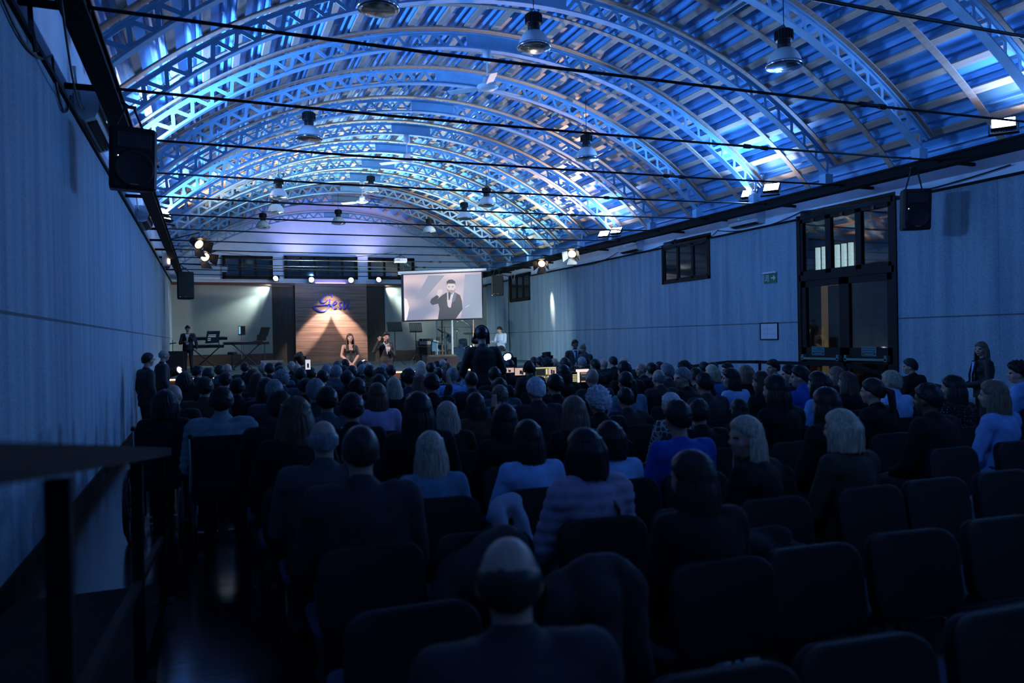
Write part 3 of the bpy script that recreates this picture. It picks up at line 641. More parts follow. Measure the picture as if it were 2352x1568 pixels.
TABLE='''0.64 1.65 1.23 0 ring dark hood charcoal -8
0.62 3.38 1.31 2 buzz dark coat charcoal 0
0.57 4.17 1.27 3 ring grey coat darkgrey 0
1.16 4.17 1.16 3 long blond plain greyblue 0
1.76 4.17 1.19 3 long black plain white 0
1.73 3.38 1.22 2 bob black puffer mauve 12
2.31 4.17 1.15 3 bob black plain white 0
2.81 4.17 1.26 3 short dark plain royal 0
3.81 5.75 1.17 5 short white pattern patterned 15
3.54 4.96 1.18 4 short dark coat black -25
1.81 2.59 1.21 1 long dark hood black 20
2.73 3.38 1.23 2 long blond coat black 60
3.39 3.38 1.23 2 bob blond coat olive 15
0.10 6.54 1.33 6 short black puffer steel 0
-0.35 7.33 1.28 7 bob black coat black 0
-0.31 8.12 1.30 8 bald skin coat black -15
0.51 4.96 1.33 4 wavy brown coat black 0
0.48 5.75 1.33 5 short black coat black 0
0.63 8.12 1.30 8 short grey hood whitehood 0
0.94 7.33 1.33 7 short grey coat charcoal 0
0.93 6.54 1.30 6 short black coat slate 0
1.00 5.75 1.29 5 short black collar black 0
2.05 8.91 1.24 9 long blond coat black 0
1.30 4.96 1.33 4 long black coat black 0
1.74 5.75 1.19 5 long blond coat black 0
2.25 6.54 1.19 6 long dark coat brown 0
2.79 7.33 1.20 7 short dkblond puffer teal 0
2.85 6.54 1.31 6 short white coat charcoal 0
2.46 4.96 1.25 4 long lbrown coat black 0
3.08 5.75 1.24 5 curly white coat black 0
3.81 6.54 1.17 6 short dark coat charcoal 0
1.92 4.96 1.22 4 long black coat black 0
4.55 5.75 1.08 5 long black coat black 0
4.05 4.17 1.29 3 long black coat black 0
5.34 4.96 1.28 4 pony dark coat black 25
6.44 5.75 1.28 5 short blond turtle white 20
9.48 8.12 1.28 8 short dark coat black 30
6.31 4.96 1.27 4 long black sequin sequin 10
5.75 4.17 1.28 3 long lbrown plain lightblue 10
8.35 5.75 1.31 5 curly black coat lightblue 30
5.49 5.75 1.30 5 bob black plain lightblue 15
6.01 6.54 1.32 6 short black turtle royal 35
6.57 7.33 1.30 7 short black coat black 40
7.68 8.91 1.30 9 short black coat black 55
5.47 6.54 1.28 6 long dkbrown coat black 10
7.29 7.33 1.25 7 long lbrown coat black 10
6.66 6.54 1.23 6 wavy brown coat black 15
6.54 8.12 1.27 8 bob lbrown coat black 5
5.70 7.33 1.28 7 long black plain white 30
7.48 9.70 1.24 10 short black coat black 50
6.59 8.91 1.25 9 bob blond plain blue 10
7.78 10.49 1.22 11 short dark coat black 0
8.17 11.28 1.20 12 short black coat black 0
5.76 8.12 1.26 8 short dark coat black 0
4.74 6.54 1.29 6 short black coat charcoal 0
5.04 7.33 1.31 7 short grey coat black 60
6.68 9.70 1.27 10 curly black coat black 10
5.85 8.91 1.30 9 short grey coat charcoal 10
5.21 8.12 1.27 8 ring grey coat charcoal 0
7.26 11.28 1.23 12 short black coat black 0
6.11 9.70 1.28 10 short black coat black 0
6.43 10.49 1.26 11 ring grey coat black 55
5.18 8.91 1.35 9 short black coat black 0
7.02 12.07 1.32 13 ring grey coat black 0
7.68 13.65 1.27 15 short black coat black 0
7.03 12.86 1.27 14 bald skin coat black 10
6.42 12.07 1.28 13 short dark coat black 10
4.28 7.33 1.29 7 pony black plain greyblue 0
4.28 8.12 1.31 8 bald skin coat charcoal 0
6.97 13.65 1.28 15 short grey coat black 0
5.83 12.07 1.32 13 short dark coat black 0
4.66 9.70 1.29 10 long black coat black 0
6.36 13.65 1.29 15 bald skin coat black 0
5.84 12.86 1.29 14 curly black coat black 0
6.40 14.44 1.28 16 short black coat black 0
6.61 15.23 1.26 17 short black coat black 0
5.10 12.86 1.29 14 short black coat black 0
3.62 9.70 1.29 10 short black coat black 0
3.09 8.12 1.23 8 short dark coat slate 0
3.02 8.91 1.28 9 buzz dark coat charcoal 0
3.96 12.07 1.21 13 short black pattern floral 0
3.27 10.49 1.27 11 short grey plain lightblue 0
3.29 11.28 1.26 12 buzz dark pattern polka 0
2.29 8.12 1.31 8 short black collar black 0
2.58 9.70 1.24 10 wavy lbrown plain slate 0
2.62 10.49 1.25 11 curly black plain navy 0
3.04 12.07 1.24 13 beanie mauve coat black 0
3.65 13.65 1.29 15 long blond plain cream 0
3.62 12.86 1.28 14 short black coat black 0
4.19 14.44 1.26 16 short black coat black 0
4.54 15.23 1.29 17 ring grey coat black 0
4.16 13.65 1.24 15 long brown coat black 0
4.18 12.86 1.28 14 short dark coat black -20
2.91 12.86 1.26 14 short black collar black 0
2.96 13.65 1.26 15 short grey coat black 0
2.39 11.28 1.25 12 curly dark coat black 0
2.04 9.70 1.25 10 short black coat black 0
1.52 7.33 1.27 7 long brown plain lilac 0
2.39 12.07 1.29 13 short black puffer brown 0
2.99 15.23 1.27 17 bald skin coat black 0
2.72 14.44 1.23 16 short grey coat black 0
2.99 16.02 1.26 18 short brown coat black 0
2.25 12.86 1.27 14 short dark coat slate 0
2.25 13.65 1.25 15 short black coat black 0
2.80 16.81 1.29 19 short black coat black 0
2.39 15.23 1.30 17 short lbrown coat black 0
1.87 12.07 1.31 13 short grey coat slate 0
2.06 14.44 1.26 16 short grey coat charcoal 0
1.77 10.49 1.28 11 short black coat black 0
1.55 11.28 1.27 12 short black coat black 0
1.58 12.86 1.26 14 short dark coat slate 0
1.33 12.07 1.28 13 short black coat black 0
1.62 15.23 1.28 17 bald skin coat black 0
1.67 16.81 1.27 19 short blond coat black 0
0.98 11.28 1.27 12 curly grey coat slate 0
1.16 13.65 1.28 15 short dark plain slate 0
1.35 16.02 1.28 18 short black coat black 0
1.05 14.44 1.31 16 short black coat black 0
0.99 15.23 1.30 17 short blond coat black 0
0.60 10.49 1.29 11 long dkbrown coat black 0
0.63 12.07 1.29 13 short black coat black 0
0.73 16.81 1.27 19 short black coat black 0
0.37 16.02 1.29 18 bald skin coat black -25
0.21 15.23 1.28 17 short dark coat slate 0
0.23 11.28 1.28 12 short black collar black 0
-0.16 14.44 1.30 16 short black coat black -40
-0.29 11.28 1.30 12 bob black coat black 0
0.01 12.86 1.30 14 short black coat black 0
-0.03 8.91 1.32 9 short dark coat olive 0
0.33 9.70 1.26 10 short black coat black 0
0.60 8.91 1.29 9 long dark coat black 0
1.47 8.12 1.29 8 short black coat black 0
1.12 9.70 1.23 10 short black coat black 0
3.42 7.33 1.29 7 short black coat black 0
4.81 11.28 1.30 12 headphones black coat charcoal 0
4.29 4.96 1.34 4 long black coat black 10
5.04 4.17 1.28 3 short black coat black 10'''.split('\n')
people=[]; SEATS=[]
for ln in TABLE:
    t=ln.split(); X,Yp,h,row=float(t[0]),float(t[1]),float(t[2]),int(t[3]); hr,hc,tp,tcn,turn=t[4],t[5],t[6],t[7],int(t[8])
    people.append([X,Yp,h,row,hr,hc,tp,tcn,turn])
byrow={}
for p in people: byrow.setdefault(p[3],[]).append(p)
NROW=max(byrow)+1
POS={}
for r,L in byrow.items():
    for i,p in enumerate(sorted(L)): POS[id(p)]=(i,len(L))
descs={}
M_scarf=mat('white_collar',(.6,.6,.62),.7)
PIDX=0
for p in people:
    X,Yp,h,row,hr,hc,tp,tcn,turn=p; fem=hr in('long','wavy','bob','pony') 
    wid=1.0 if fem else 1.08
    if tp=='hood': wid=1.15
    tq=min((0,15,-15,35,60,-30),key=lambda a:abs(a-turn)); S=seated(tq,fem,wid,{79:0,25:1}.get(PIDX)); j=S['j']
    kind={'sequin':'plain'}.get(tp,tp)
    if kind not in S['tops']: S['tops'][kind]=top_mesh(j,kind)
    sc=h/1.325
    hw=HW[hr]%CW.get(hc,hc) if '%s' in HW[hr] else HW[hr]; tw=(TW.get(tcn,tcn)+' '+KW[tp])
    if row<=5 or True:
        i,n=POS[id(p)]
        where='%s from left, %s row from back'%(ORD[i],ORD[row])
    lab='person, %s, %s, %s'%(hw,tw,where)
    if PIDX in (79,25): lab='person with %s and %s holding one open hand up'%(hw,tw)
    root=thing('person',lab,'person',(X,Yp-.03*sc,0),0,'seated audience'); root.scale=(sc,)*3
    root.rotation_euler.z=R_((.25*turn if abs(turn)<40 else .35*turn)+max(-3,min(5,2*X-4)))
    put('body',S['body'],None,root)
    if hc in('black',) and (PIDX%7==3) and hr in('short','buzz'): 
        o=[c for c in root.children if c.name.startswith('body')][0]; o.material_slots[0].link='OBJECT'; o.material_slots[0].material=SKIND
    put({'coat':'jacket','hood':'hooded_jacket','puffer':'puffer_jacket','turtle':'turtleneck'}.get(tp,'shirt'),S['tops'][kind],topmat(tcn),root)
    put('trousers',S['tr'],DENIM,root); putshoes(S['sh'],root)
    if hr!='bald': put('knit_hat' if hr=='beanie' else 'hair',hair_mesh(hr),HM[hc],root,headM(j))
    if hr=='headphones':
        bm=NB(); tube(bm,[V(.098*math.cos(a),-.005,.0+.135*math.sin(a)) for a in [PI*k/14 for k in range(15)]],.011,8)
        for s in (-1,1): lathe(bm,[(.02,-.012),(.04,-.012),(.04,.012),(.02,.012)],V(s*.092,-.005,-.01),16,axis=(1,0,0))
        o=obj('headphones',bm,M_blackp,root); o.matrix_local=headM(j)
    if tcn=='whitehood' or tp=='collar':
        bm=NB()
        for k in range(10):
            a=PI*(.95+1.1*k/9); r=.105 if tcn=='whitehood' else .078; z0=-.02 if tcn=='whitehood' else .012
            caps(bm,j.neck+V(r*math.cos(a),.015+r*math.sin(a),z0),j.neck+V(r*1.15*math.cos(a+.25),.015+r*1.15*math.sin(a+.25),z0-.05),.03 if tcn=='whitehood' else .014,.024 if tcn=='whitehood' else .012,8,3)
        put('hood' if tcn=='whitehood' else 'collar',remesh(bm,.010,3,'collar'),M_scarf,root)
    if tp=='puffer' and tcn=='mauve':   # the dark strap of a bag across the back
        bm=NB(); tube(bm,[V(.05,-.11,1.02),V(.075,-.185,.93),V(.085,-.195,.8),V(.095,-.18,.68)],.012,6); obj('bag_strap',bm,M_blackp,root)
    SEATS.append((X,Yp,row)); PIDX+=1
# ================================================================== CHAIRS
def rrect(w,h,r,n=5):
    pts=[]
    for cx,cy,a0 in ((w/2-r,h/2-r,0),(-w/2+r,h/2-r,90),(-w/2+r,-h/2+r,180),(w/2-r,-h/2+r,270)):
        for k in range(n+1): a=R_(a0+90*k/n); pts.append((cx+r*math.cos(a),cy+r*math.sin(a)))
    return pts
def pad(bm,w,h,r,t,M,curve=0,rows=6):
    # cushion: rounded outline, crowned, bent about its upright axis
    P=rrect(w,h,r); rings=[]
    for k,(s,z) in enumerate(((.90,-t/2),(.97,-t*.42),(1.0,-t*.15),(1.0,t*.15),(.97,t*.42),(.90,t/2))):
        rings.append([M@V(x*s,y*s,z+curve*(x*s/(w/2))**2) for x,y in P])
    rr=[[bm.verts.new(p) for p in r_] for r_ in rings]; n=len(P)
    for a,b in zip(rr,rr[1:]):
        for k in range(n): bm.faces.new((a[k],a[(k+1)%n],b[(k+1)%n],b[k]))
    for r_,z,fl in ((rr[0],-t/2,1),(rr[-1],t/2,0)):
        c=bm.verts.new(M@V(0,0,z*1.12))
        for k in range(n): bm.faces.new((r_[(k+1)%n],r_[k],c) if fl else (r_[k],r_[(k+1)%n],c))
def make_chair():
    t=thing('padded_chair','','chair')
    bm=NB(); pad(bm,.45,.42,.06,.055,Matrix.Translation((0,.02,.445)),.008); obj('seat',bm,M_seat,t,True)
    Mb=Matrix.Translation((0,-.215,.645))@Matrix.Rotation(R_(82),4,'X')
    bm=NB(); pad(bm,.445,.35,.085,.05,Mb,.03); obj('backrest',bm,M_fabric,t,True)
    bm=NB(); pad(bm,.452,.357,.09,.018,Mb@Matrix.Translation((0,0,.03)),.03); obj('back_shell',bm,M_blackp,t,True)
    for s in (-1,1):
        bm=NB(); tube(bm,[(s*.205,-.255,.012),(s*.205,-.20,.42),(s*.20,-.17,.43)],.012,8); obj('leg',bm,M_black,t)
        bm=NB(); tube(bm,[(s*.205,.20,.012),(s*.205,.13,.42),(s*.205,-.16,.425)],.012,8); obj('leg',bm,M_black,t)
    for s in (-1,1): bm=NB(); tube(bm,[(s*.205,-.19,.43),(s*.17,-.235,.50),(s*.16,-.245,.56)],.011,8); obj('back_support',bm,M_black,t)
    for y,z in ((-.19,.425),(.13,.42)): bm=NB(); tube(bm,[(-.205,y,z),(.205,y,z)],.010,6); obj('crossbar',bm,M_black,t)
    return t
chairs=[]   # X, Y of seat centre, row
ROWB=lambda r:1.6+.79*r
for X,Yp,row in SEATS: chairs.append((X,ROWB(row)+.235 if row else 1.845,row,True))
GRID={0:range(1,6),1:range(0,6),2:range(0,8),3:range(0,10),4:range(0,12),5:range(0,14),6:range(1,14),7:range(1,14)}
for r,ks in GRID.items():
    for k in ks:
        x=.6+.55*k
        if r in(0,1) and k==1 and r==0: x=1.22
        if all(abs(x-c[0])>.43 for c in chairs if c[2]==r): chairs.append((x,ROWB(r)+.235,r,False))
occ={}
for c in chairs: occ.setdefault(c[2],[]).append(c)
ch0=None
WHEEL=[]
for r,L in sorted(occ.items()):
    L=sorted(L)
    for i,c in enumerate(L):
        if r==6 and c[0]<.35 and c[3] or r==7 and c[0]<-.1 and c[3]: WHEEL.append(c); continue
        lab='%s black padded chair, %s row from the back, %s from the left'%('occupied' if c[3] else 'empty',ORD[r],ORD[i])
        if ch0 is None: ch0=make_chair(); ch0['label']=lab; ch0['group']='black padded chairs in rows'; ch0.location=(c[0],c[1],0); ch0.rotation_euler.z=R_(-1)
        else: dup(ch0,(c[0],c[1],0),R_((random.uniform(-3,3) if not c[3] else 0)+(-4 if c[0]>.8 else 0)),lab)
# wheelchairs
def wheelchair(x,y,lab):
    t=thing('wheelchair',lab,'wheelchair',(x,y,0),0,'wheelchairs in the left aisle')
    for s in (-1,1):
        bm=NB()
        pts=[V(s*.29,.02+.30*math.cos(a),.305+.30*math.sin(a)) for a in [2*PI*k/32 for k in range(33)]]; tube(bm,pts,.014,8,False)
        for k in range(10): a=2*PI*k/10; tube(bm,[(s*.29,.02,.305),(s*.29,.02+.29*math.cos(a),.305+.29*math.sin(a))],.003,4)
        tube(bm,[(s*.255,.02,.305),(s*.315,.02,.305)],.022,10)
        pts=[V(s*.315,.02+.25*math.cos(a),.305+.25*math.sin(a)) for a in [2*PI*k/32 for k in range(33)]]; tube(bm,pts,.009,6,False); obj('wheel',bm,M_black,t)
        bm=NB(); lathe(bm,[(.02,-.015),(.075,-.015),(.085,0),(.075,.015),(.02,.015)],V(s*.22,.40,.085),20,axis=(1,0,0)); tube(bm,[(s*.22,.40,.085),(s*.22,.38,.2)],.012,6); obj('caster',bm,M_blackp,t)
        bm=NB(); tube(bm,[(s*.23,-.20,.99),(s*.23,-.14,.97),(s*.23,-.13,.16),(s*.23,.36,.20),(s*.23,.42,.46),(s*.23,-.12,.47)],.013,8); tube(bm,[(s*.23,-.12,.70),(s*.23,.22,.70),(s*.23,.26,.47)],.012,8); obj('frame_side',bm,M_chrome,t)
        bm=NB(); tube(bm,[(s*.23,-.26,.985),(s*.23,-.15,.985)],.018,8); obj('push_handle',bm,M_blackp,t)
        bm=NB(); bb(bm,(s*.23-.03,-.10,.705),(s*.23+.03,.2,.735),.01); obj('armrest',bm,M_blackp,t)
        bm=NB(); bb(bm,(s*.12-.08,.47,.09),(s*.12+.08,.62,.105)); tube(bm,[(s*.2,.42,.46),(s*.2,.5,.11)],.011,6); obj('footrest',bm,M_chrome,t)
    bm=NB(); pad(bm,.45,.43,.03,.05,Matrix.Translation((0,.11,.475)),0); obj('seat',bm,M_fabric,t,True)
    bm=NB(); pad(bm,.45,.46,.03,.03,Matrix.Translation((0,-.145,.74))@Matrix.Rotation(R_(88),4,'X'),.02); obj('backrest',bm,M_fabric,t,True)
    bm=NB(); bb(bm,(-.2,-.20,.45),(.2,-.17,.62),.01); obj('back_pocket',bm,M_blackp,t)
    return t
WHEEL.sort(key=lambda c:-c[2])
wheelchair(WHEEL[0][0],WHEEL[0][1]-.10,'wheelchair against the left wall under the person with a black bob')
wheelchair(WHEEL[1][0],WHEEL[1][1]-.12,'wheelchair in the aisle under the person in the grey blue puffer jacket')
# coats and bags on chairs
def lump(name,lab,cat,parts,m,vox=.016):
    bm=NB()
    for a,b,ra,rb in parts: caps(bm,a,b,ra,rb)
    me=remesh(bm,vox,4,name)
    ruffle(me,lambda p:noise.noise(p*11)*.014+noise.noise(p*26)*.005)
    me.materials.append(m); return tag(link(name,me),lab,cat)
M_coat=mat('coat_cloth',(.018,.02,.022),.85,var=.25,scale=16,bump=.2); M_coatw=mat('pale_padded_cloth',(.42,.45,.55),.7,var=.12,scale=14,bump=.15)
lump('coat','dark coat mounded over the chair left of the pale padded coat','coat',[(V(1.0,3.12,.66),V(1.20,3.14,.73),.11,.13),(V(.93,3.1,.60),V(.92,3.1,.48),.09,.07),(V(1.25,3.1,.66),V(1.28,3.1,.5),.10,.08)],M_coat)
lump('coat','pale padded coat hung on the chair of the white topped person','coat',[(V(1.49,3.95,.75),V(1.56,3.95,.77),.06,.06),(V(1.46,3.92,.74),V(1.49,3.9,.58),.05,.045),(V(1.57,3.92,.74),V(1.63,3.9,.56),.045,.045)],M_coatw)
lump('coat','dark padded coat heaped on the chair behind the hooded person','coat',[(V(2.28,2.98,.58),V(2.62,2.95,.56),.11,.09),(V(2.3,2.92,.70),V(2.66,2.90,.60),.07,.06),(V(2.42,3.02,.66),V(2.52,2.9,.72),.07,.05)],M_coat)
lump('coat','dark hooded coat hung over the chair right of the balding nearest person','coat',[(V(1.12,2.42,.80),V(1.38,2.42,.82),.06,.06),(V(1.10,2.36,.78),V(1.08,2.36,.5),.06,.05),(V(1.38,2.36,.80),V(1.42,2.36,.5),.06,.05),(V(1.24,2.36,.78),V(1.26,2.36,.55),.09,.08),(V(1.2,2.38,.86),V(1.32,2.38,.87),.05,.05)],M_coat)
b=thing('handbag','dark handbag on the floor between the empty chairs on the right','bag',(2.62,2.15,0))
bm=NB(); loft(bm,[rr_ for rr_ in [[V(x*s,y*s2,z) for x,y in rrect(.34,.16,.05)] for s,s2,z in ((.9,.9,.0),(1,1,.03),(1,.95,.16),(.9,.55,.25),(.8,.3,.27))]]); obj('bag_body',bm,M_coat,b,True)
for s in (-1,1): bm=NB(); tube(bm,[V(.11*math.cos(a),s*.03,.25+.13*math.sin(a)) for a in [PI*k/12 for k in range(13)]],.008,6); obj('strap',bm,M_blackp,b)
# ------------------------------------------------------------------ ramp and hand rail at the left
bm=NB(); prism(bm,[(0,YF+.01,0),(0,5.9,0),(0,1.2,.60),(0,YF+.01,.60)],(.93,0,0)); o=struct('ramp_floor',bm,mat('ramp_rubber',(.006,.006,.007),.8,var=.2,spec=.15)); o.location.x=-.745
t=thing('handrail','dark square steel handrail sloping down beside the left wall ramp','railing')
rz=lambda y:1.515-(y-1.28)*.128
def railpiece(nm,y0,y1,dz,w,h):
    bm=NB(); bar(bm,(-.275,y0,rz(y0)+dz),(-.275,y1,rz(y1)+dz),w,h); obj(nm,bm,M_beam,t)
railpiece('top_rail',-1.0,5.9,0,.06,.055); railpiece('lower_rail',-1.0,5.45,-.525,.03,.03)
for y in (-.05,1.72,3.46,5.15):
    bm=NB(); zb=max(0,.60-max(0,y-1.2)*.128); bb(bm,(-.297,y-.022,zb),(-.253,y+.022,rz(y)-.04)); obj('post',bm,M_beam,t)
    bm=NB(); bb(bm,(-.335,y-.06,zb),(-.215,y+.06,zb+.012)); obj('base_plate',bm,M_beam,t)
# right landing with rail before the door
bm=NB(); bb(bm,(10.1,9.5,0),(XR,13.4,.2)); prism(bm,[(0,8.9,0),(0,8.9,.2),(0,7.2,0)],(XR-9.45,0,0)) if False else None; struct('door_landing',bm,M_floor)
t=thing('handrail','dark handrail around the landing of the tall door on the right','railing')
P=[V(10.17,14.9,.93),V(10.17,13.17,1.10),V(10.17,12.26,1.12),V(10.17,10.0,1.12),V(10.17,9.1,.97),V(10.17,8.1,.82)]
bm=NB()
for a,b in zip(P,P[1:]): bar(bm,a,b,.05,.06)
for p in P: box(bm,p,(.05,.05,.06))
obj('top_rail',bm,M_beam,t)
for y in (13.17,12.2,11.1,10.0,9.1,8.1,14.9):
    k=[i for i in range(5) if P[i].y+.01>=y>=P[i+1].y-.01][0]; f=(P[k].y-y)/(P[k].y-P[k+1].y); z=P[k].lerp(P[k+1],f).z; bm=NB(); bb(bm,(10.15,y-.02,.2 if 9.5<y<13.4 else 0),(10.19,y+.02,z-.02)); obj('post',bm,M_beam,t)
# ------------------------------------------------------------------ tall door on the right
t=tag(link('door_1',None),kind='structure'); t.location=(XR,0,0)
F=lambda a,b:(lambda bm:(bb(bm,a,b),bm)[1])
bm=NB()
for y in (DY0,DY1): bb(bm,(-.03,y-.05,.2),(.12,y+.05,4.11))
bb(bm,(-.03,DY0,4.02),(.12,DY1,4.11)); bb(bm,(-.03,DY0,2.75),(.12,DY1,2.87)); obj('door_frame',bm,M_dark,t)
ym=(DY0+DY1)/2
for q in range(3):
    a=DY0+.05+(DY1-DY0-.1)*q/3; b=DY0+.05+(DY1-DY0-.1)*(q+1)/3; bm=NB()
    bb(bm,(-.02,a,2.87),(.08,a+.07,4.02)); bb(bm,(-.02,b-.07,2.87),(.08,b,4.02)); bb(bm,(-.02,a,2.87),(.08,b,2.95)); bb(bm,(-.02,a,3.95),(.08,b,4.02)); o=obj('transom_sash',bm,M_dark,t)
    bm=NB(); bb(bm,(.02,a+.07,2.95),(.03,b-.07,3.95)); obj('transom_pane',bm,M_glass,o)
    bm=NB(); bb(bm,(-.05,(a+b)/2-.03,3.94),(-.02,(a+b)/2+.03,4.0)); obj('latch',bm,M_black,o)
for q,(a,b) in enumerate(((DY0+.05,ym),(ym,DY1-.05))):
    bm=NB(); bb(bm,(-.01,a,.22),(.07,a+.12,2.75)); bb(bm,(-.01,b-.12,.22),(.07,b,2.75)); bb(bm,(-.01,a,2.62),(.07,b,2.75)); bb(bm,(-.01,a,1.08),(.07,b,1.38)); bb(bm,(-.01,a,.22),(.07,b,.34)); l=obj('door_leaf',bm,M_dark,t)
    bm=NB(); bb(bm,(.03,a+.12,1.38),(.04,b-.12,2.62)); bb(bm,(.03,a+.12,.34),(.04,b-.12,1.08)); obj('door_glass',bm,M_glass,l)
    bm=NB(); bb(bm,(-.11,a+.06,1.135),(-.075,b-.06,1.18),.006)
    for y in (a+.10,b-.10): bb(bm,(-.11,y-.03,1.12),(-.01,y+.03,1.24),.006)
    obj('panic_bar',bm,mat('panic_bar_green',(.10,.20,.17),.4),l)
    s=thing('door_sign','small framed green panic handle sign on the %s door leaf'%('right' if q==0 else 'left'),'sign',(XR-.012,(a+b)/2+(.12 if q else -.02),1.31))
    bm=NB(); bb(bm,(-.004,-.17,-.085),(.002,.17,.085)); obj('plate',bm,mat('sign_dark',(.01,.03,.03),.5),s)
    MS=mat('sign_teal',(.08,.34,.40),.5,var=0); bm=NB()
    for z in (-.08,.08): bb(bm,(-.006,-.165,z-.004),(-.004,.165,z+.004))
    for y in (-.165,.165): bb(bm,(-.006,y-.004,-.08),(-.004,y+.004,.08))
    obj('border',bm,MS,s)
    for body,z,sz in (('MANIGLIONE',.040,.052),('ANTIPANICO',-.008,.052)): text(body,sz,MS,s,'lettering',(-.0055,0,z),(R_(90),0,R_(-90)))
    bm=NB()
    for k in range(8): bb(bm,(-.006,-.10+.026*k,-.058),(-.004,-.08+.026*k,-.046))
    obj('small_print',bm,MS,s)
# the lit lobby beyond the door glass
M_lob=mat('lobby_paint',(.05,.045,.04),.8); bm=NB()
bb(bm,(XR+.3,8.6,-.05),(XR+3.3,17.5,.0)); bb(bm,(XR+3.2,8.6,0),(XR+3.3,17.5,4.4)); bb(bm,(XR+.26,8.6,0),(XR+3.3,8.7,4.4)); bb(bm,(XR+.26,17.4,0),(XR+3.3,17.5,4.4)); bb(bm,(XR+.26,8.6,4.35),(XR+3.3,17.5,4.45)); struct('lobby_wall',bm,M_lob)
bm=NB()
YP0=13.9
for k in range(7): lathe(bm,[(.062,2.98),(.062,3.85)],(XR+3.05,YP0+.215*k,0),10)
tag(obj('ribbed_panel',bm,mat('ribbed_panel_lit',(.6,.6,.55),.5,var=.3,scale=25,emit=(.72,.85,.80),es=.9)),'pale ribbed translucent panel lit from behind, seen through the door transom','panel')
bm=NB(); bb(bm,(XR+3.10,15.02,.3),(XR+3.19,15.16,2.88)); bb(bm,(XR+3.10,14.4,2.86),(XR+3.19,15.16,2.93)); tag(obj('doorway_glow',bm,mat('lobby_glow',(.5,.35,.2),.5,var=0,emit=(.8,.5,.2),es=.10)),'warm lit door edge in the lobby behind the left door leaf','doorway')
area('lobby_lamp',(XR+1.8,13.8,2.6),(.5,0.2,-1),(1,.68,.38),2.0,.5,.5)
# ------------------------------------------------------------------ windows
M_pane=mat('night_glass',(.006,.018,.024),.06,var=.2,spec=.8)
def window(num,c,wd,h,n,axis,curtain=False):
    # axis 'x': in the back wall, 'y': in the right wall
    t=tag(link('window_%d'%num,None),kind='structure'); t.location=c
    if axis=='y': t.rotation_euler.z=R_(-90)
    bm=NB(); f=.07
    bb(bm,(-wd/2,-.05,-h/2),(-wd/2+f,.05,h/2)); bb(bm,(wd/2-f,-.05,-h/2),(wd/2,.05,h/2)); bb(bm,(-wd/2,-.05,-h/2),(wd/2,.05,-h/2+f)); bb(bm,(-wd/2,-.05,h/2-f),(wd/2,.05,h/2))
    obj('window_frame',bm,M_dark,t)
    for k in range(n):
        a=-wd/2+f+(wd-2*f)*k/n; b=-wd/2+f+(wd-2*f)*(k+1)/n; bm=NB(); g=.045
        bb(bm,(a,-.035,-h/2+f),(a+g,.035,h/2-f)); bb(bm,(b-g,-.035,-h/2+f),(b,.035,h/2-f)); bb(bm,(a,-.035,-h/2+f),(b,.035,-h/2+f+g)); bb(bm,(a,-.035,h/2-f-g),(b,.035,h/2-f)); s=obj('sash',bm,M_dark,t)
        bm=NB(); bb(bm,(a+g,-.005,-h/2+f+g),(b-g,.005,h/2-f-g)); obj('pane',bm,M_pane,s)
    bm=NB(); bb(bm,(-wd/2,.02,-h/2),(wd/2,.03,h/2)); obj('backing',bm,M_dark,t)
kk=31.8/29.7
for n_,x_,w_,z_,h_,c_ in ((1,1.46,1.76,4.46,.86,3),(2,4.12,2.72,4.50,.86,5),(3,6.82,1.84,4.51,.84,3)): window(n_,(x_*kk,YB-.05,1.68+(z_-1.68)*kk),w_*kk,h_*kk,c_,'x')
window(4,(XR+.02,16.615,3.575),2.11,1.03,3,'y'); window(5,(XR+.02,27.825,3.68),2.11,1.05,3,'y')
# ------------------------------------------------------------------ right wall fittings
s=thing('exit_sign','green running man exit sign with white arrow on the right wall','sign',(XR-.004,13.41,2.905))
bm=NB(); bb(bm,(-.05,-.21,.09),(.004,.21,.125),.005); obj('hanger',bm,M_white,s)
bm=NB(); bb(bm,(-.014,-.20,-.12),(-.004,.20,.09)); obj('panel',bm,mat('exit_green',(.006,.05,.035),.5,var=0,emit=(.0,.05,.03),es=.3),s)
MW=mat('sign_white',(.5,.62,.55),.5,var=0); bm=NB()
def P2(y,z): return V(-.016,y,z)
bb(bm,(-.017,.04,-.09),(-.0142,.055,.06)); bb(bm,(-.017,.04,.05),(-.0142,.17,.06)); bb(bm,(-.017,.16,-.09),(-.0142,.17,.06))
ell(bm,P2(.095,.035),(.002,.016,.016)); 
for a,b in (((.10,.02),(.11,-.03)),((.11,-.03),(.085,-.06)),((.085,-.06),(.09,-.09)),((.11,-.03),(.14,-.055)),((.14,-.055),(.155,-.05)),((.10,.01),(.075,-.01)),((.10,.01),(.135,.0))): bar(bm,P2(*a),P2(*b),.016,.003,up=(1,0,0))
bar(bm,P2(-.03,-.01),P2(-.13,-.01),.03,.003,up=(1,0,0)); prism(bm,[P2(-.11,.05),P2(-.17,-.01),P2(-.11,-.07),P2(-.09,-.05),P2(-.13,-.01),P2(-.09,.03)],(.003,0,0)); obj('pictogram',bm,MW,s)
s=thing('framed_plan','pale escape plan in a thin dark frame on the right wall','picture',(XR-.003,13.48,1.73))
bm=NB()
for z in (-.18,.18): bb(bm,(-.02,-.285,z-.012),(.003,.285,z+.012))
for y in (-.28,.28): bb(bm,(-.02,y-.012,-.18),(.003,y+.012,.18))
obj('frame',bm,M_dark,s)
bm=NB(); bb(bm,(-.008,-.27,-.17),(-.002,.27,.17)); obj('sheet',bm,mat('plan_paper',(.50,.56,.62),.5,var=.03),s)
bm=NB()
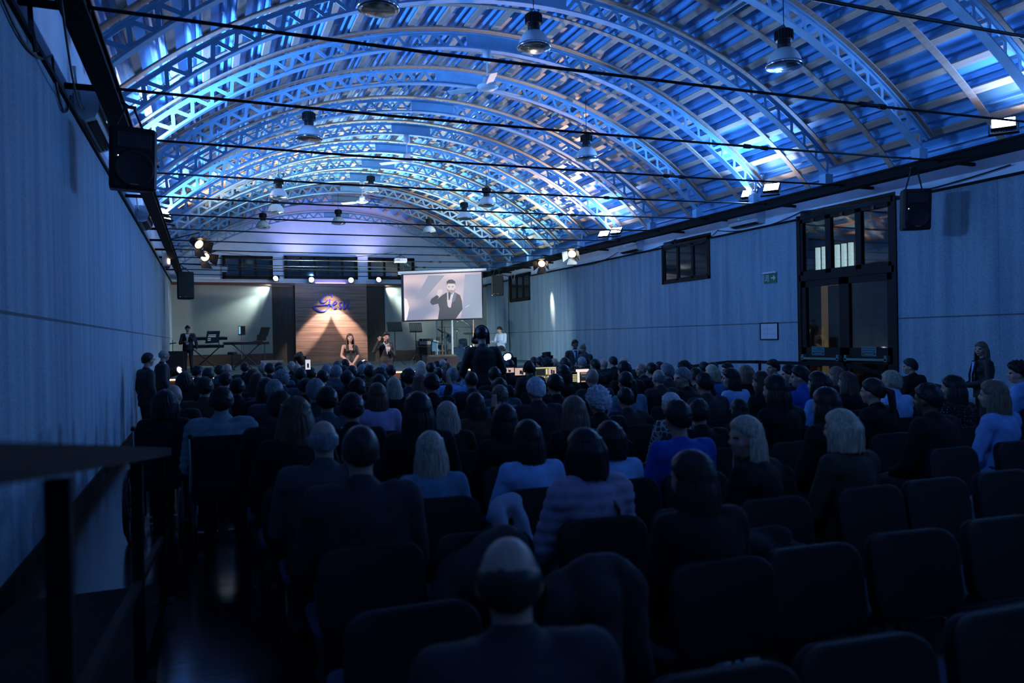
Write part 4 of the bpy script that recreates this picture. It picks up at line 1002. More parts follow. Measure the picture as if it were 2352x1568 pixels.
for a,b in (((-.2,.05),(.12,.05)),((-.2,-.06),(.2,-.06)),((.05,.12),(.05,-.12)),((.16,.1),(.16,.02))): bar(bm,V(-.0095,*a),V(-.0095,*b),.004,.002,up=(1,0,0))
obj('plan_lines',bm,M_grey,s)
# air conditioners
def aircon(x,y,z,sd,w,lab):
    t=thing('air_conditioner',lab,'air conditioner',(x,y,z),R_(90) if sd>0 else R_(-90),'wall air conditioners')
    pr=[(0,-.16),(0,.16),(-.20,.16),(-.235,.12),(-.24,-.02),(-.20,-.12),(-.10,-.16)]
    bm=NB(); prism(bm,[V(0,-p[0]*1,p[1]) for p in pr],(w,0,0)); obj('casing',bm,M_white,t)
    bm=NB()
    for k in range(3): bb(bm,(-w*.42,.11+.035*k,-.168+.012*k),(w*.42,.135+.035*k,-.150+.012*k))
    obj('outlet_louvre',bm,M_dark,t)
    bm=NB(); bb(bm,(.08,.238,-.005),(.14,.244,.005)); obj('display',bm,mat('ac_display',(.5,.9,.9),.4,var=0,emit=(.5,.9,.9),es=.6),t)
    bm=NB(); tube(bm,[(w/2,.05,.05),(w/2+.12,.05,.10),(w/2+.14,.03,.35)],.02,6); obj('pipe',bm,M_white,t)
aircon(XR+.035,14.1,4.29,1,1.0,'white air conditioner on the right wall just left of the tall door'); aircon(XR+.035,19.2,4.27,1,1.05,'white air conditioner on the right wall beyond the far window')
aircon(XL-.035,9.9,4.23,-1,1.5,'white air conditioner on the left wall behind the hanging loudspeaker'); aircon(XL-.035,17.3,4.27,-1,1.3,'white air conditioner farther along the left wall'); aircon(XL-.035,26.3,4.27,-1,1.2,'white air conditioner on the left wall near the stage')
# ------------------------------------------------------------------ loudspeakers
def speaker(c,rz,w,h,d,lab,tilt=0,round_=True,hang=0,anchor=None):
    t=thing('loudspeaker',lab,'speaker',c); t.rotation_euler=(R_(tilt),0,R_(rz))   # front faces local -Y
    bm=NB(); n=3
    pr=[(-w/2,-d*.42),(-w/2+.03,-d/2),(w/2-.03,-d/2),(w/2,-d*.42),(w*.33,d/2),(-w*.33,d/2)]
    loft(bm,[[V(x*s,y*s,z) for x,y in pr] for s,z in ((.93,-h/2),(1,-h/2+.03),(1,h/2-.03),(.93,h/2))]); obj('cabinet',bm,M_blackp,t)
    if round_:
        bm=NB(); lathe(bm,[(.0001,.0),(w*.30,.003),(w*.36,.012),(w*.40,.02),(w*.42,.0)],(0,-d/2-.002,-h*.16),32,axis=(0,-1,0)); obj('woofer_grille',bm,mat('grille',(.006,.006,.007),.6,var=.3,scale=120,bump=.3),t,True)
        bm=NB(); loft(bm,[[V(x,y,z) for x,z in ((-q,h*.28-p),(q,h*.28-p),(q,h*.28+p),(-q,h*.28+p))] for q,p,y in ((w*.36,h*.12,-d/2-.012),(w*.33,h*.10,-d/2-.014),(w*.10,h*.035,-d/2+.005))]); obj('horn',bm,M_black,t)
    else:
        bm=NB(); bb(bm,(-w*.44,-d/2-.012,-h*.46),(w*.44,-d/2-.002,h*.46),.01); obj('front_grille',bm,mat('grille',(.006,.006,.007),.6,var=.3,scale=120,bump=.3),t)
    bm=NB(); bb(bm,(-.04,-d/2-.022,-h*.42),(.04,-d/2-.010,-h*.405)); obj('badge',bm,M_grey,t)
    bm=NB(); lathe(bm,[(.006,0),(.006,.006)],(-w*.33,-d/2-.006,h*.02 if round_ else -h*.42),10,axis=(0,-1,0)); obj('status_light',bm,mat('status_led',(.6,.7,1),.3,var=0,emit=(.5,.6,1),es=5),t)
    bm=NB()
    if hang:
        for s in (-1,1): tube(bm,[(s*w*.3,0,h/2-.01),(s*.04,0,h/2+hang)],.012,6)
        bb(bm,(-.06,-.02,h/2+hang-.01),(.06,.02,h/2+hang+.02))
        if anchor: inv=t.matrix_basis.inverted(); tube(bm,[(0,0,h/2+hang),inv@Vector(anchor)],.016,6)
        obj('bracket',bm,M_black,t)
    return t
speaker((-.72,8.95,3.63),18,.46,.64,.38,'black loudspeaker hanging from the left eave beam close to the camera',6,True,.22,(-.80,8.95,4.25))
speaker((10.80,9.15,3.66),-28,.44,.66,.36,'black loudspeaker hanging on the right side of the tall door',5,True,.35,(10.78,9.2,4.34))
p=at(424,656,26.2); speaker(p,10,.50,.86,.42,'black loudspeaker hanging at the left edge of the stage',0,False,.12,(-.80,26.2,4.25))
p=at(1141,656,26.0); speaker(p,-12,.44,.74,.40,'black loudspeaker hanging right of the projection screen',0,False,.30,(10.78,26.0,4.34))
# ------------------------------------------------------------------ hanging cables along the beams
M_cab=mat('cable_black',(.012,.012,.014),.5,var=0); M_cabw=mat('cable_white',(.5,.5,.5),.5,var=0)
def sag(a,b,d,n=10): a=V(*a);b=V(*b); return [a.lerp(b,k/n)-V(0,0,d*4*(k/n)*(1-k/n)) for k in range(n+1)]
def cable(lab,P,r=.010,m=None): bm=NB(); tube(bm,P,r,6); tag(obj('cable',bm,m or M_cab),lab,'cable')
cable('black cable drooping along the right wall above the tall door',sag((XR-.02,8.0,4.2),(XR-.02,12.4,4.2),.12,12)+sag((XR-.02,12.4,4.2),(XR-.02,15.2,4.18),.15,12)[1:],.012)
cable('black cable looping down beside the far right window',sag((XR-.02,15.2,4.2),(XR-.02,17.0,4.2),.25,12),.010)
cable('black cable running along the right wall towards the stage',sag((XR-.02,17.0,4.2),(XR-.02,20.0,4.2),.14)+sag((XR-.02,20,4.2),(XR-.02,23.6,4.2),.2)[1:],.012)
cable('black cable hanging down the right wall to the stage wash light',[(10.6,28.0,4.25),(XR-.03,28.9,4.2),(XR-.02,29.0,3.2),(XR-.02,29.0,2.2),(XR-.02,28.95,1.2),(XR-.1,28.8,.86)],.014)
cable('white cable drooping by the corner window of the stage',sag((10.6,26.0,4.2),(XR-.03,28.6,4.2),.3),.010,M_cabw)
cable('black cables looping on the left wall ahead of the camera',sag((XL+.02,5.2,4.2),(XL+.02,7.6,4.2),.3)+sag((XL+.02,7.6,4.2),(XL+.02,8.6,4.15),.3)[1:],.012)
cable('thin black cable drooping from the left beam to the air conditioner',sag((-.9,6.0,4.25),(XL+.02,9.6,4.35),.35),.009)
cable('black cable hanging from the left wall bracket',[(XL+.02,6.7,4.35),(XL+.03,6.7,4.1),(XL+.05,6.75,3.93)],.02)
cable('black cable slung under the far tie rods above the stage gable',sag((-.8,26.756,4.268),(10.4,26.756,4.268),.12,16),.014)
cable('thin cable sagging under the stage gable',sag((.2,31.79,5.3),(7.4,31.79,5.4),.30,16),.008)
# ================================================================== STAGE
SZ=.82; SY=21.0
kk=31.8/29.7
KX=lambda x:x*kk
KZ=lambda z:1.68+(z-1.68)*kk
bm=NB(); bb(bm,(XL,SY,0),(XR,YB-.02,SZ)); o=obj('stage_deck',bm,[M_carpet,M_trim])
for p in o.data.polygons: p.material_index=0 if p.normal.z>.5 else 1
tag(o,'carpeted stage with a wooden front across the end of the hall','stage')
bm=NB(); bb(bm,(-1.0,SY-.03,SZ-.05),(8.2,SY+.001,SZ-.015)); tag(obj('stage_edge_light',bm,M_led),'warm light strip along the front edge of the stage','light strip')
bm=NB(); bb(bm,(1.6,19.5,0),(7.2,SY-.03,.20),.01); tag(obj('stage_step',bm,M_carpet),'low carpeted step before the stage under the singer and the person in the dress','step')
# back wall of the stage
def panel(nm,x0,x1,z0,z1,m,y0=YB-.10,lab=None,cat='wall panel'):
    bm=NB(); bb(bm,(x0,y0,z0),(x1,YB-.002,z1)); tag(obj(nm,bm,m),lab,cat)
panel('wall_panel',XL,KX(2.28),KZ(1.28),KZ(3.80),M_greypanel,lab='wide grey panel on the left of the stage wall')
panel('wall_panel',KX(6.52),XR,KZ(1.28),KZ(3.80),M_greypanel,lab='wide grey panel on the right of the stage wall behind the drums')
panel('wall_panel',KX(3.11),KX(5.80),SZ,KZ(3.90),M_walnut,YB-.14,'walnut plank panel in the middle of the stage wall carrying the lettering')
for a,b,s in ((2.28,3.11,'left'),(5.80,6.52,'right')): panel('recess_panel',KX(a),KX(b),SZ,KZ(3.78),M_dkwood,YB-.03,'dark recessed panel just %s of the walnut panel'%s)
for a,b,s in ((XL,KX(2.28),'left'),(KX(6.52),XR,'right')): panel('wainscot',a,b,SZ,KZ(1.26),M_trim,YB-.12,'low brown wainscot under the %s grey panel'%s,'wainscot')
for a,b,s in ((XL,KX(3.11),'left'),(KX(5.80),XR,'right')): panel('panel_cap',a,b,KZ(3.80),KZ(3.90),M_trim,YB-.16,'brown wooden cap along the %s stage panels'%s,'trim board')
# lettering
t=thing('wall_lettering','blue script lettering reading Gesù on the walnut panel','lettering',(0,YB-.165,0))
M_let=mat('letter_blue',(.045,.055,.42),.35,var=.05)
def W(cx,cy): return V(KX(3.11+(cx/7.127+620-676)*.01642),0,KZ(3.89-(cy/7.127+640-651)*.01642))
def ribbon(bm,pts,ws,th=.03):
    # smooth the stroke, then give it a width that swells and thins like a broad pen
    P=[W(*p) for p in pts]; Q=[];Wd=[]
    for i in range(len(P)-1):
        p0=P[max(i-1,0)];p1=P[i];p2=P[i+1];p3=P[min(i+2,len(P)-1)]
        for k in range(6):
            u=k/6; Q.append(.5*((2*p1)+(p2-p0)*u+(2*p0-5*p1+4*p2-p3)*u*u+(3*p1-p0-3*p2+p3)*u**3)); Wd.append(ws[i]*(1-u)+ws[i+1]*u)
    Q.append(P[-1]);Wd.append(ws[-1]); rings=[]
    for i,q in enumerate(Q):
        d=(Q[min(i+1,len(Q)-1)]-Q[max(i-1,0)]).normalized(); n=V(-d.z,0,d.x)*Wd[i]*.0023/2
        rings.append([q+n+V(0,-th/2,0),q-n+V(0,-th/2,0),q-n+V(0,th/2,0),q+n+V(0,th/2,0)])
    loft(bm,rings)
def letter(body,strokes):
    bm=NB()
    for s,w in strokes: ribbon(bm,s,w)
    obj('letter_'+body,bm,M_let,t)
letter('g',[([(985,300),(985,265),(920,262),(855,290),(812,350),(820,390),(870,392),(925,345)],[16,22,12,24,38,26,12,6]),([(955,330),(945,400),(925,480),(880,530),(800,535),(730,505),(680,460)],[14,26,24,16,20,30,34]),([(705,448),(790,440),(880,430),(978,436)],[6,14,16,24])])
letter('e',[([(1000,440),(1045,415),(1062,385),(1040,372),(1012,400),(998,450),(1015,488),(1062,478)],[6,10,18,10,22,30,22,6])])
letter('s',[([(1150,385),(1125,392),(1110,420),(1128,450),(1130,478),(1100,492)],[20,10,22,24,14,20])])
letter('u',[([(1170,405),(1190,392),(1175,440),(1172,485),(1200,485),(1238,425)],[5,24,26,26,12,6]),([(1268,390),(1252,440),(1246,485),(1268,500),(1290,480)],[24,26,26,14,5]),([(1243,345),(1272,372)],[8,22])])
# lamps on the top edge of the panels
def parcan(p,aim,m,lab):
    t=thing('par_lamp',lab,'lamp',p,0,'lamps on top of the stage panels'); d=(Vector(aim)-Vector(p)).normalized()
    bm=NB(); lathe(bm,[(.05,-.20),(.09,-.17),(.10,-.02),(.115,.02),(.105,.02),(.09,-.02)],(0,0,0),20,axis=d); obj('can',bm,M_blackp,t)
    bm=NB(); lathe(bm,[(.098,.0),(.096,.012),(.01,.02)],(0,0,0),20,axis=d); obj('lens',bm,m,t)
    bm=NB(); tube(bm,[(-.12,0,-.0),(-.12,.10,-.12),(.12,.10,-.12),(.12,0,0)],.008,6); tube(bm,[(0,.10,-.12),(0,.24,-.13)],.012,6); obj('yoke',bm,M_black,t)
parcan((2.59,31.5,4.22),(1.4,29.6,3.3),M_parP,'pink lit lamp above the left edge of the dark recess'); parcan((3.96,31.45,4.18),(3.9,29.2,3.9),M_parW,'teal white lamp over the left side of the walnut panel')
parcan((5.54,31.45,4.18),(5.5,29.2,3.9),M_parW,'teal white lamp over the right side of the walnut panel'); parcan((6.70,31.5,4.22),(5.6,30.0,3.5),M_parP,'lit lamp above the right dark recess beside the screen')
bm=NB(); bb(bm,(4.15,31.65,4.055),(5.35,31.72,4.085)); tag(obj('light_bar',bm,mat('violet_led',(.8,.5,1),.3,var=0,emit=(.75,.35,1),es=3)),'pink violet light bar on top of the walnut panel','light bar')
# barn door spotlights on the beams
def barndoor(p,aim,lab):
    t=thing('stage_spotlight',lab,'lamp',p,0,'barn door spotlights'); d=(Vector(aim)-Vector(p)).normalized(); x,y,_=frame_of(d)
    bm=NB(); lathe(bm,[(.06,-.32),(.11,-.28),(.13,-.02),(.14,0),(.12,0),(.10,-.05)],(0,0,0),18,axis=d); obj('can',bm,M_blackp,t)
    bm=NB(); lathe(bm,[(.115,-.04),(.11,-.03),(.01,-.02)],(0,0,0),18,axis=d); obj('lens',bm,mat('warm_lens',(1,.8,.6),.3,var=0,emit=(1,.7,.42),es=6),t)
    for k in range(4):
        a=PI/2*k; u=x*math.cos(a)+y*math.sin(a); v=x*-math.sin(a)+y*math.cos(a); b0=u*.13; b1=u*.25+d*.18; bm=NB()
        prism(bm,[b0+v*.11,b0-v*.11,b1-v*.16,b1+v*.16],(u*.3-d).normalized()*.006); obj('barn_door',bm,M_black,t)
    bm=NB(); tube(bm,[x*.15,x*.15+V(0,0,.16),V(0,0,.2),x*-.15+V(0,0,.16),x*-.15],.010,6); bx=(-.80 if p[0]<5 else 10.77)-p[0]; tube(bm,[(0,0,.2),(0,0,.30),(bx,0,4.27-p[2])],.014,6); obj('yoke',bm,M_black,t)
barndoor((-.12,20.6,4.16),(2.6,16.5,1.6),'black barn door spotlight on the left beam, upper of the pair'); barndoor((.02,21.9,3.98),(2.6,17.4,1.6),'black barn door spotlight on the left beam, lower of the pair')
barndoor((10.05,22.4,4.05),(7.6,18.8,1.8),'black barn door spotlight on the right beam by the warm wall streak'); barndoor((10.05,20.2,4.12),(7.2,16.8,1.8),'black barn door spotlight on the right beam nearer the camera')
t=thing('wall_floodlight','white floodlight bracketed to the left wall near the stage','lamp',(-1.06,24.5,4.20)); bm=NB(); bb(bm,(-.10,-.12,-.22),(.12,.12,.16),.02); obj('housing',bm,M_white,t); bm=NB(); bb(bm,(.05,-.14,-.16),(.11,-.12,-.02)); obj('lens',bm,mat('warm_lens',(1,.8,.6),.3,var=0,emit=(1,.7,.42),es=6),t)
p=at(515,618,30.8); t=thing('white_floodlight','small white floodlight hanging before the left gable window','lamp',p); bm=NB(); bb(bm,(-.10,-.05,-.10),(.10,.05,.10),.015); obj('housing',bm,M_white,t); bm=NB(); tube(bm,[(0,0,.1),(.05,0,.2),(.12,0,.12),(.13,0,-.02)],.008,6); obj('lead',bm,M_cabw,t)
# projector
p=at(920,598,24.7); t=thing('projector','white projector hanging under the tie rods before the right gable window','projector',p,R_(-8))
bm=NB(); bb(bm,(-.20,-.15,-.06),(.20,.15,.06),.015); obj('casing',bm,M_white,t); bm=NB(); lathe(bm,[(.04,0),(.04,.03),(.025,.03)],(.1,.15,0),16,axis=(0,1,0)); obj('lens',bm,M_black,t)
bm=NB(); tube(bm,[(0,0,.06),(.0,0,.22)],.02,8); tube(bm,[(-.15,0,.10),(.15,.0,.22)],.01,6); tube(bm,[(.15,0,.10),(-.15,.0,.22)],.01,6); obj('mount',bm,M_black,t)
bm=NB()
for k in range(6): bb(bm,(-.15+.02*k,-.153,-.03),(-.14+.02*k,-.150,.03))
obj('vent',bm,M_grey,t)
# projection screen: right end nearer
A=at(921,630,24.6); B=at(1108.5,622.5,23.4); Lo=at(923,737,24.6); Ro=at(1110,731.5,23.4)
t=thing('projection_screen','wide projection screen over the stage showing the singer in a dark suit','screen',A)
ex=(B-A); wd=ex.length; ex.normalize(); ez=V(0,0,1); ny=ex.cross(ez).normalized()   # ny points away from the hall? set below
if ny.y>0: ny=-ny
hh=(A.z-Lo.z+B.z-Ro.z)/2
def SP(u,v,o=0): return ex*(u*wd)+V(0,0,-v*hh)+ny*o
bm=NB(); tube(bm,[SP(-.035,-.03),SP(1.045,-.03)],.045,12); obj('roller_case',bm,M_white,t)
def quad(u0,v0,u1,v1,o0,o1):
    bm=NB(); a=[SP(u0,v0,o0),SP(u1,v0,o0),SP(u1,v1,o0),SP(u0,v1,o0)]; b=[SP(u0,v0,o1),SP(u1,v0,o1),SP(u1,v1,o1),SP(u0,v1,o1)]
    A_=[bm.verts.new(p) for p in a];B_=[bm.verts.new(p) for p in b]; bm.faces.new(A_);bm.faces.new(B_[::-1])
    for k in range(4): bm.faces.new((A_[k],B_[k],B_[(k+1)%4],A_[(k+1)%4]))
    return bm
obj('screen_border',quad(0,0,1,1,0,.004),M_black,t)
bm=NB(); tube(bm,[SP(0,1.0),SP(1,1.0)],.022,8); obj('bottom_bar',bm,M_black,t)
def pmat(n,c,s=1.0): return mat('projected_'+n,(.06,.06,.06),.9,var=0,spec=.1,emit=c,es=s)
# projected background: procedural wash of mauve and blue light
m=bpy.data.materials.new('projected_background'); m.use_nodes=True; nt=m.node_tree; N=nt.nodes.new; L=nt.links.new; b=nt.nodes['Principled BSDF']; b.inputs['Roughness'].default_value=.9; b.inputs['Base Color'].default_value=(.06,.06,.06,1)
tc=N('ShaderNodeTexCoord'); mp=N('ShaderNodeMapping'); mp.inputs['Scale'].default_value=(1.0,1.0,2.2); L(tc.outputs['Object'],mp.inputs[0]); n1=N('ShaderNodeTexNoise'); n1.inputs['Scale'].default_value=.8; n1.inputs['Detail'].default_value=0; L(mp.outputs[0],n1.inputs['Vector'])
r=N('ShaderNodeValToRGB'); r.color_ramp.elements[0].position=.32; r.color_ramp.elements[0].color=(.20,.22,.34,1); r.color_ramp.elements[1].position=.68; r.color_ramp.elements[1].color=(.68,.52,.54,1); L(n1.outputs[0],r.inputs[0]); L(r.outputs[0],b.inputs['Emission Color']); b.inputs['Emission Strength'].default_value=1.15
obj('projected_picture',quad(.03,.015,.985,.985,.005,.007),m,t)
def poly(nm,pts,m,o):
    bm=NB(); A_=[SP(u,v,o) for u,v in pts]; prism(bm,A_,ny*.0015); obj(nm,bm,m,t)
# crop pixel -> screen uv (crop of the photo at 3.735x)
def UV(x,y): return ((x-522)/(1226-522),(y-(548-(x-522)*.028))/400)
def pp(nm,pts,m,o): poly(nm,[UV(*q) for q in pts],m,o)
pp('projected_beam',[(760,560),(900,560),(720,760),(640,760)],pmat('beam_blue',(.34,.37,.50),.85),.0075)
pp('projected_jacket',[(835,935),(850,845),(840,800),(790,812),(770,790),(780,760),(838,722),(850,740),(835,762),(880,725),(915,705),(985,705),(1030,730),(1045,780),(1048,850),(1010,900),(985,935)],pmat('jacket',(.050,.058,.085),.8),.009)
pp('projected_shirt',[(918,705),(980,705),(962,760),(948,835),(930,832),(918,790)],pmat('shirt',(.75,.75,.85),.8),.0105)
pp('projected_tie',[(930,712),(945,706),(965,712),(960,724),(945,716),(932,724)],pmat('hair',(.05,.055,.08),.7),.012)
pp('projected_face',[(915,630),(990,630),(992,665),(985,695),(960,715),(935,710),(918,690)],pmat('face',(.80,.68,.70),.85),.012)
pp('projected_beard',[(917,672),(935,688),(955,684),(975,690),(991,668),(986,697),(960,716),(935,711),(919,692)],pmat('beard',(.42,.34,.38),.8),.0135)
pp('projected_hair',[(917,650),(916,615),(935,598),(965,596),(990,612),(993,650),(986,632),(925,630)],pmat('hair',(.05,.055,.08),.7),.0135)
for x in (935,968): pp('projected_eye',[(x-7,655),(x+7,655),(x+7,661),(x-7,661)],pmat('hair',(.05,.055,.08),.7),.0135)
pp('projected_fist',[(832,700),(845,682),(872,678),(882,692),(875,715),(850,738),(834,725)],pmat('face',(.80,.68,.70),.85),.012)
pp('projected_cuff',[(826,722),(834,714),(858,732),(850,744)],pmat('shirt',(.75,.75,.85),.8),.0125)
pp('projected_hand',[(916,770),(935,758),(952,775),(948,825),(940,838),(922,822)],pmat('face',(.80,.68,.70),.85),.0125)
pp('projected_microphone',[(928,705),(946,703),(950,725),(940,770),(930,770),(928,725)],pmat('hair',(.05,.055,.08),.7),.014)
pp('projected_lapel',[(975,705),(1000,720),(985,775),(955,800)],pmat('lapel',(.16,.19,.27),.8),.0105)
pp('projected_arm',[(548,750),(570,762),(588,830),(575,900),(560,945),(548,945)],pmat('arm',(.92,.86,.86),1.0),.009)
pp('projected_wall',[(1075,555),(1215,555),(1215,930),(1030,930),(1050,800)],pmat('wall_blue',(.36,.42,.58),.8),.0075)
pp('projected_glint',[(1070,832),(1108,812),(1110,818),(1074,836)],pmat('shirt',(.75,.75,.85),.8),.0105)
bm=NB()
for u in (.03,.97): tube(bm,[SP(u,-.03),SP(u,-.03)+V(0,0,.35)],.01,6)
obj('hanger',bm,M_black,t)
# ------------------------------------------------------------------ instruments
def xstand(bm,w,z,d=.3):
    for y in (-.06,.06):
        s=1 if y>0 else -1; tube(bm,[(-w/2*s,y,.03),(w/2*s,y,z)],.018,6)
    for x in (-w/2,w/2): tube(bm,[(x,-d/2,.025),(x,d/2,.025)],.02,6); tube(bm,[(x,-d/2,z),(x,d/2,z)],.016,6)
def keyboard(t,z,L,d=.32,tilt=0,nm='keyboard_body'):
    bm=NB(); bb(bm,(-L/2,-d/2,z),(L/2,d/2,z+.09),.012); o=obj(nm,bm,M_blackp,t)
    bm=NB(); bb(bm,(-L/2+.06,.0,z+.09),(L/2-.06,d/2-.01,z+.100)); obj('white_keys',bm,M_white,o)
    bm=NB()
    for k in range(int((L-.14)/.0235)):
        if k%7 not in(2,6): bb(bm,(-L/2+.075+.0235*k,.0,z+.10),(-L/2+.088+.0235*k,.09,z+.112))
    obj('black_keys',bm,M_black,o)
p=at(472,800,25.2); t=thing('keyboard','two tier black keyboard stand beside the stage videographer','keyboard',(p.x,p.y,SZ),R_(4))
bm=NB(); xstand(bm,.75,.72); tube(bm,[(.38,-.1,.72),(.38,-.1,.98)],.015,6); tube(bm,[(-.38,-.1,.72),(-.38,-.1,.98)],.015,6); obj('stand',bm,M_black,t); keyboard(t,.73,1.05); keyboard(t,.97,1.25)
t2=thing('tablet','black tablet showing lines of text on the keyboard stand','tablet',at(487,787,25.0)); bm=NB(); prism(bm,[(-.20,0,-.02),(.18,0,0),(.24,0,.36),(-.13,0,.36)],(0,.02,0)); obj('case',bm,M_black,t2)
bm=NB()
for z,a,b in ((.23,-.10,.12),(.18,-.11,.11),(.12,-.12,-.03),(.07,-.12,-.04)): bb(bm,(a,-.013,z),(b,-.0105,z+.012))
obj('screen_text',bm,mat('text_white',(.7,.7,.7),.5,var=0,emit=(.7,.7,.7),es=.6),t2)
p=at(566,800,26.0); t=thing('keyboard','long black keyboard on a crossed stand right of the tablet stand','keyboard',(p.x,p.y,SZ),R_(8)); bm=NB(); xstand(bm,.8,.80); obj('stand',bm,M_black,t); keyboard(t,.81,1.38)
t2=thing('laptop','black laptop open on the long keyboard','laptop',(p.x+.42,p.y,SZ+.92),R_(20)); bm=NB(); bb(bm,(-.16,-.1,0),(.16,.1,.016)); obj('base',bm,M_black,t2); bm=NB(); prism(bm,[(-.16,-.1,.016),(.16,-.1,.016),(.16,-.16,.20),(-.16,-.16,.20)],(0,.008,.004)); obj('lid',bm,M_black,t2)
def mstand(p,h,lab,w=.52,rz=0,slots=True,tilt=22):
    t=thing('music_stand',lab,'music stand',p,R_(rz),'music stands')
    bm=NB(); tube(bm,[(0,0,.25),(0,0,h-.1)],.014,8); obj('pole',bm,M_black,t)
    for k in range(3): a=R_(90+120*k); bm=NB(); tube(bm,[(0,0,.38),(.34*math.cos(a),.34*math.sin(a),.015)],.011,6); obj('leg',bm,M_black,t)
    c=V(0,0,h); M=Matrix.Rotation(R_(-tilt),3,'X'); bm=NB()
    if slots:
        for z in (-.15,.155): box(bm,c+M@V(0,0,z),(w,.008,.02),M)
        for k in range(13): box(bm,c+M@V(-w/2+.01+(w-.02)*k/12,0,0),(.024,.006,.31),M)
    else: box(bm,c,(w,.008,.34),M)
    box(bm,c+M@V(0,.03,-.16),(w,.07,.008),M); obj('desk',bm,M_black,t); return t
p=at(608,800,26.3); mstand((p.x,p.y,SZ),1.22,'slotted music stand leaning at the end of the long keyboard',.36,35,True,-25)
p=at(907,775,25.5); mstand((p.x,p.y,SZ),1.33,'solid black music stand just right of the singer',.52,5,False)
p=at(955,775,25.8); mstand((p.x,p.y,SZ),1.30,'slotted music stand in front of the amplifier',.44,0,True)
p=at(555,775,26.4); t=thing('microphone_stand','tall stand holding a small screen behind the keyboards','stand',(p.x,p.y,SZ)); bm=NB(); tube(bm,[(0,0,.2),(0,0,1.2)],.016,8); tube(bm,[(.06,0,.2),(.06,0,1.1)],.010,6); obj('pole',bm,M_chrome,t)
for k in range(3): a=R_(30+120*k); bm=NB(); tube(bm,[(0,0,.34),(.36*math.cos(a),.36*math.sin(a),.015)],.012,6); obj('leg',bm,M_black,t)
bm=NB(); bb(bm,(-.10,-.02,1.12),(.12,.02,1.42),.01); obj('screen_case',bm,M_black,t); bm=NB(); bb(bm,(-.085,-.024,1.16),(-.03,-.020,1.40)); obj('screen_glow',bm,mat('tablet_glow',(.2,.5,.6),.3,var=0,emit=(.25,.5,.6),es=.7),t)
bm=NB(); lathe(bm,[(.14,.5),(.15,.52),(.15,.56),(.13,.58)],(-.30,-.1,0),18); tube(bm,[(-.3,-.1,0.02),(-.3,-.1,.5)],.02,8); tag(obj('keyboard_stool',bm,M_black,None,False,(p.x,p.y,SZ)),'round black keyboard stool under the long keyboard','stool')
# monitor wedges
def wedge(px,py,Yp,lab,w=.62,m=None):
    p=at(px,py,Yp); t=thing('stage_monitor',lab,'speaker',(p.x,p.y,SZ),0,'stage monitor wedges'); bm=NB(); prism(bm,[(0,-.24,0),(0,.22,0),(0,.22,.12),(0,.05,.36),(0,-.24,.30)],(w,0,0)); obj('cabinet',bm,m or mat('wedge_grey',(.10,.10,.09),.6),t)
    bm=NB(); bb(bm,(-.09,-.252,.17),(.09,-.240,.23),.005); obj('handle',bm,M_black,t)
wedge(625,838,22.6,'grey stage monitor wedge on the left front of the stage'); wedge(1015,826,24.2,'brown stage monitor wedge in front of the drum screen',.95,mat('wedge_brown',(.22,.15,.10),.6)); wedge(1132,838,22.2,'brown wooden box at the right front of the stage',.35,mat('wedge_brown',(.22,.15,.10),.6))
# guitar amplifier
p=at(974,810,26.2); t=thing('guitar_amplifier','black amplifier cabinet with a control head behind the music stand','amplifier',(p.x,p.y,SZ)); bm=NB(); bb(bm,(-.24,-.2,.03),(.24,.2,.62),.015); obj('cabinet',bm,M_blackp,t)
bm=NB(); bb(bm,(-.25,-.19,.63),(.25,.19,.83),.012); h=obj('head',bm,M_black,t); bm=NB(); bb(bm,(-.21,-.198,.70),(.21,-.190,.80)); obj('control_panel',bm,mat('panel_silver',(.45,.43,.38),.35,.6),h)
bm=NB()
for k in range(9): lathe(bm,[(.014,0),(.012,.018)],(-.18+.045*k,-.198,.75),10,axis=(0,-1,0))
obj('knob',bm,M_black,h)
for x in (-.12,.02,.15): bm=NB(); bb(bm,(x-.05,-.1,.83),(x+.05,.05,.90),.01); tag(obj('effects_box',bm,M_blackp,None,False,(p.x,p.y,SZ)),'small dark box on the amplifier head, %s of three'%{-.12:'left',.02:'middle',.15:'right'}[x],'box')
# white plastic chair and plexiglass drum screen posts
p=at(1005,800,27.3); t=thing('plastic_chair','pale blue plastic chair behind the clear drum screen','chair',(p.x,p.y,SZ),R_(15))
bm=NB(); bb(bm,(-.22,-.22,.42),(.22,.22,.45),.012); MP=mat('pale_blue_plastic',(.45,.65,.68),.4); obj('seat',bm,MP,t)
bm=NB(); loft(bm,[[V(x,.20+dy,z),V(-x,.20+dy,z),V(-x,.225+dy,z),V(x,.225+dy,z)] for x,dy,z in ((.20,0,.45),(.23,.03,.62),(.22,.07,.80),(.17,.09,.84))]); obj('backrest',bm,MP,t)
for sx in (-1,1):
    for sy in (-1,1): bm=NB(); tube(bm,[(sx*.2,sy*.2,.43),(sx*.24,sy*.24,.015)],.018,6); obj('leg',bm,MP,t)
for px,r,m in ((1004,.03,M_alu),(1016,.035,mat('post_copper',(.45,.25,.16),.4,.6)),(1039,.045,M_alu),(1088,.035,mat('post_copper',(.45,.25,.16),.4,.6))):
    p=at(px,800,25.0); bm=NB(); tube(bm,[(0,0,0),(0,0,1.55)],r*.8,10); bb(bm,(-.08,-.08,0),(.08,.08,.02)); tag(obj('screen_post',bm,m,None,False,(p.x,p.y,SZ)),'upright metal post of the drum screen, %s'%{1004:'leftmost',1016:'second from the left, copper toned',1039:'third from the left, widest',1088:'rightmost, behind the standing videographer'}[px],'post',)
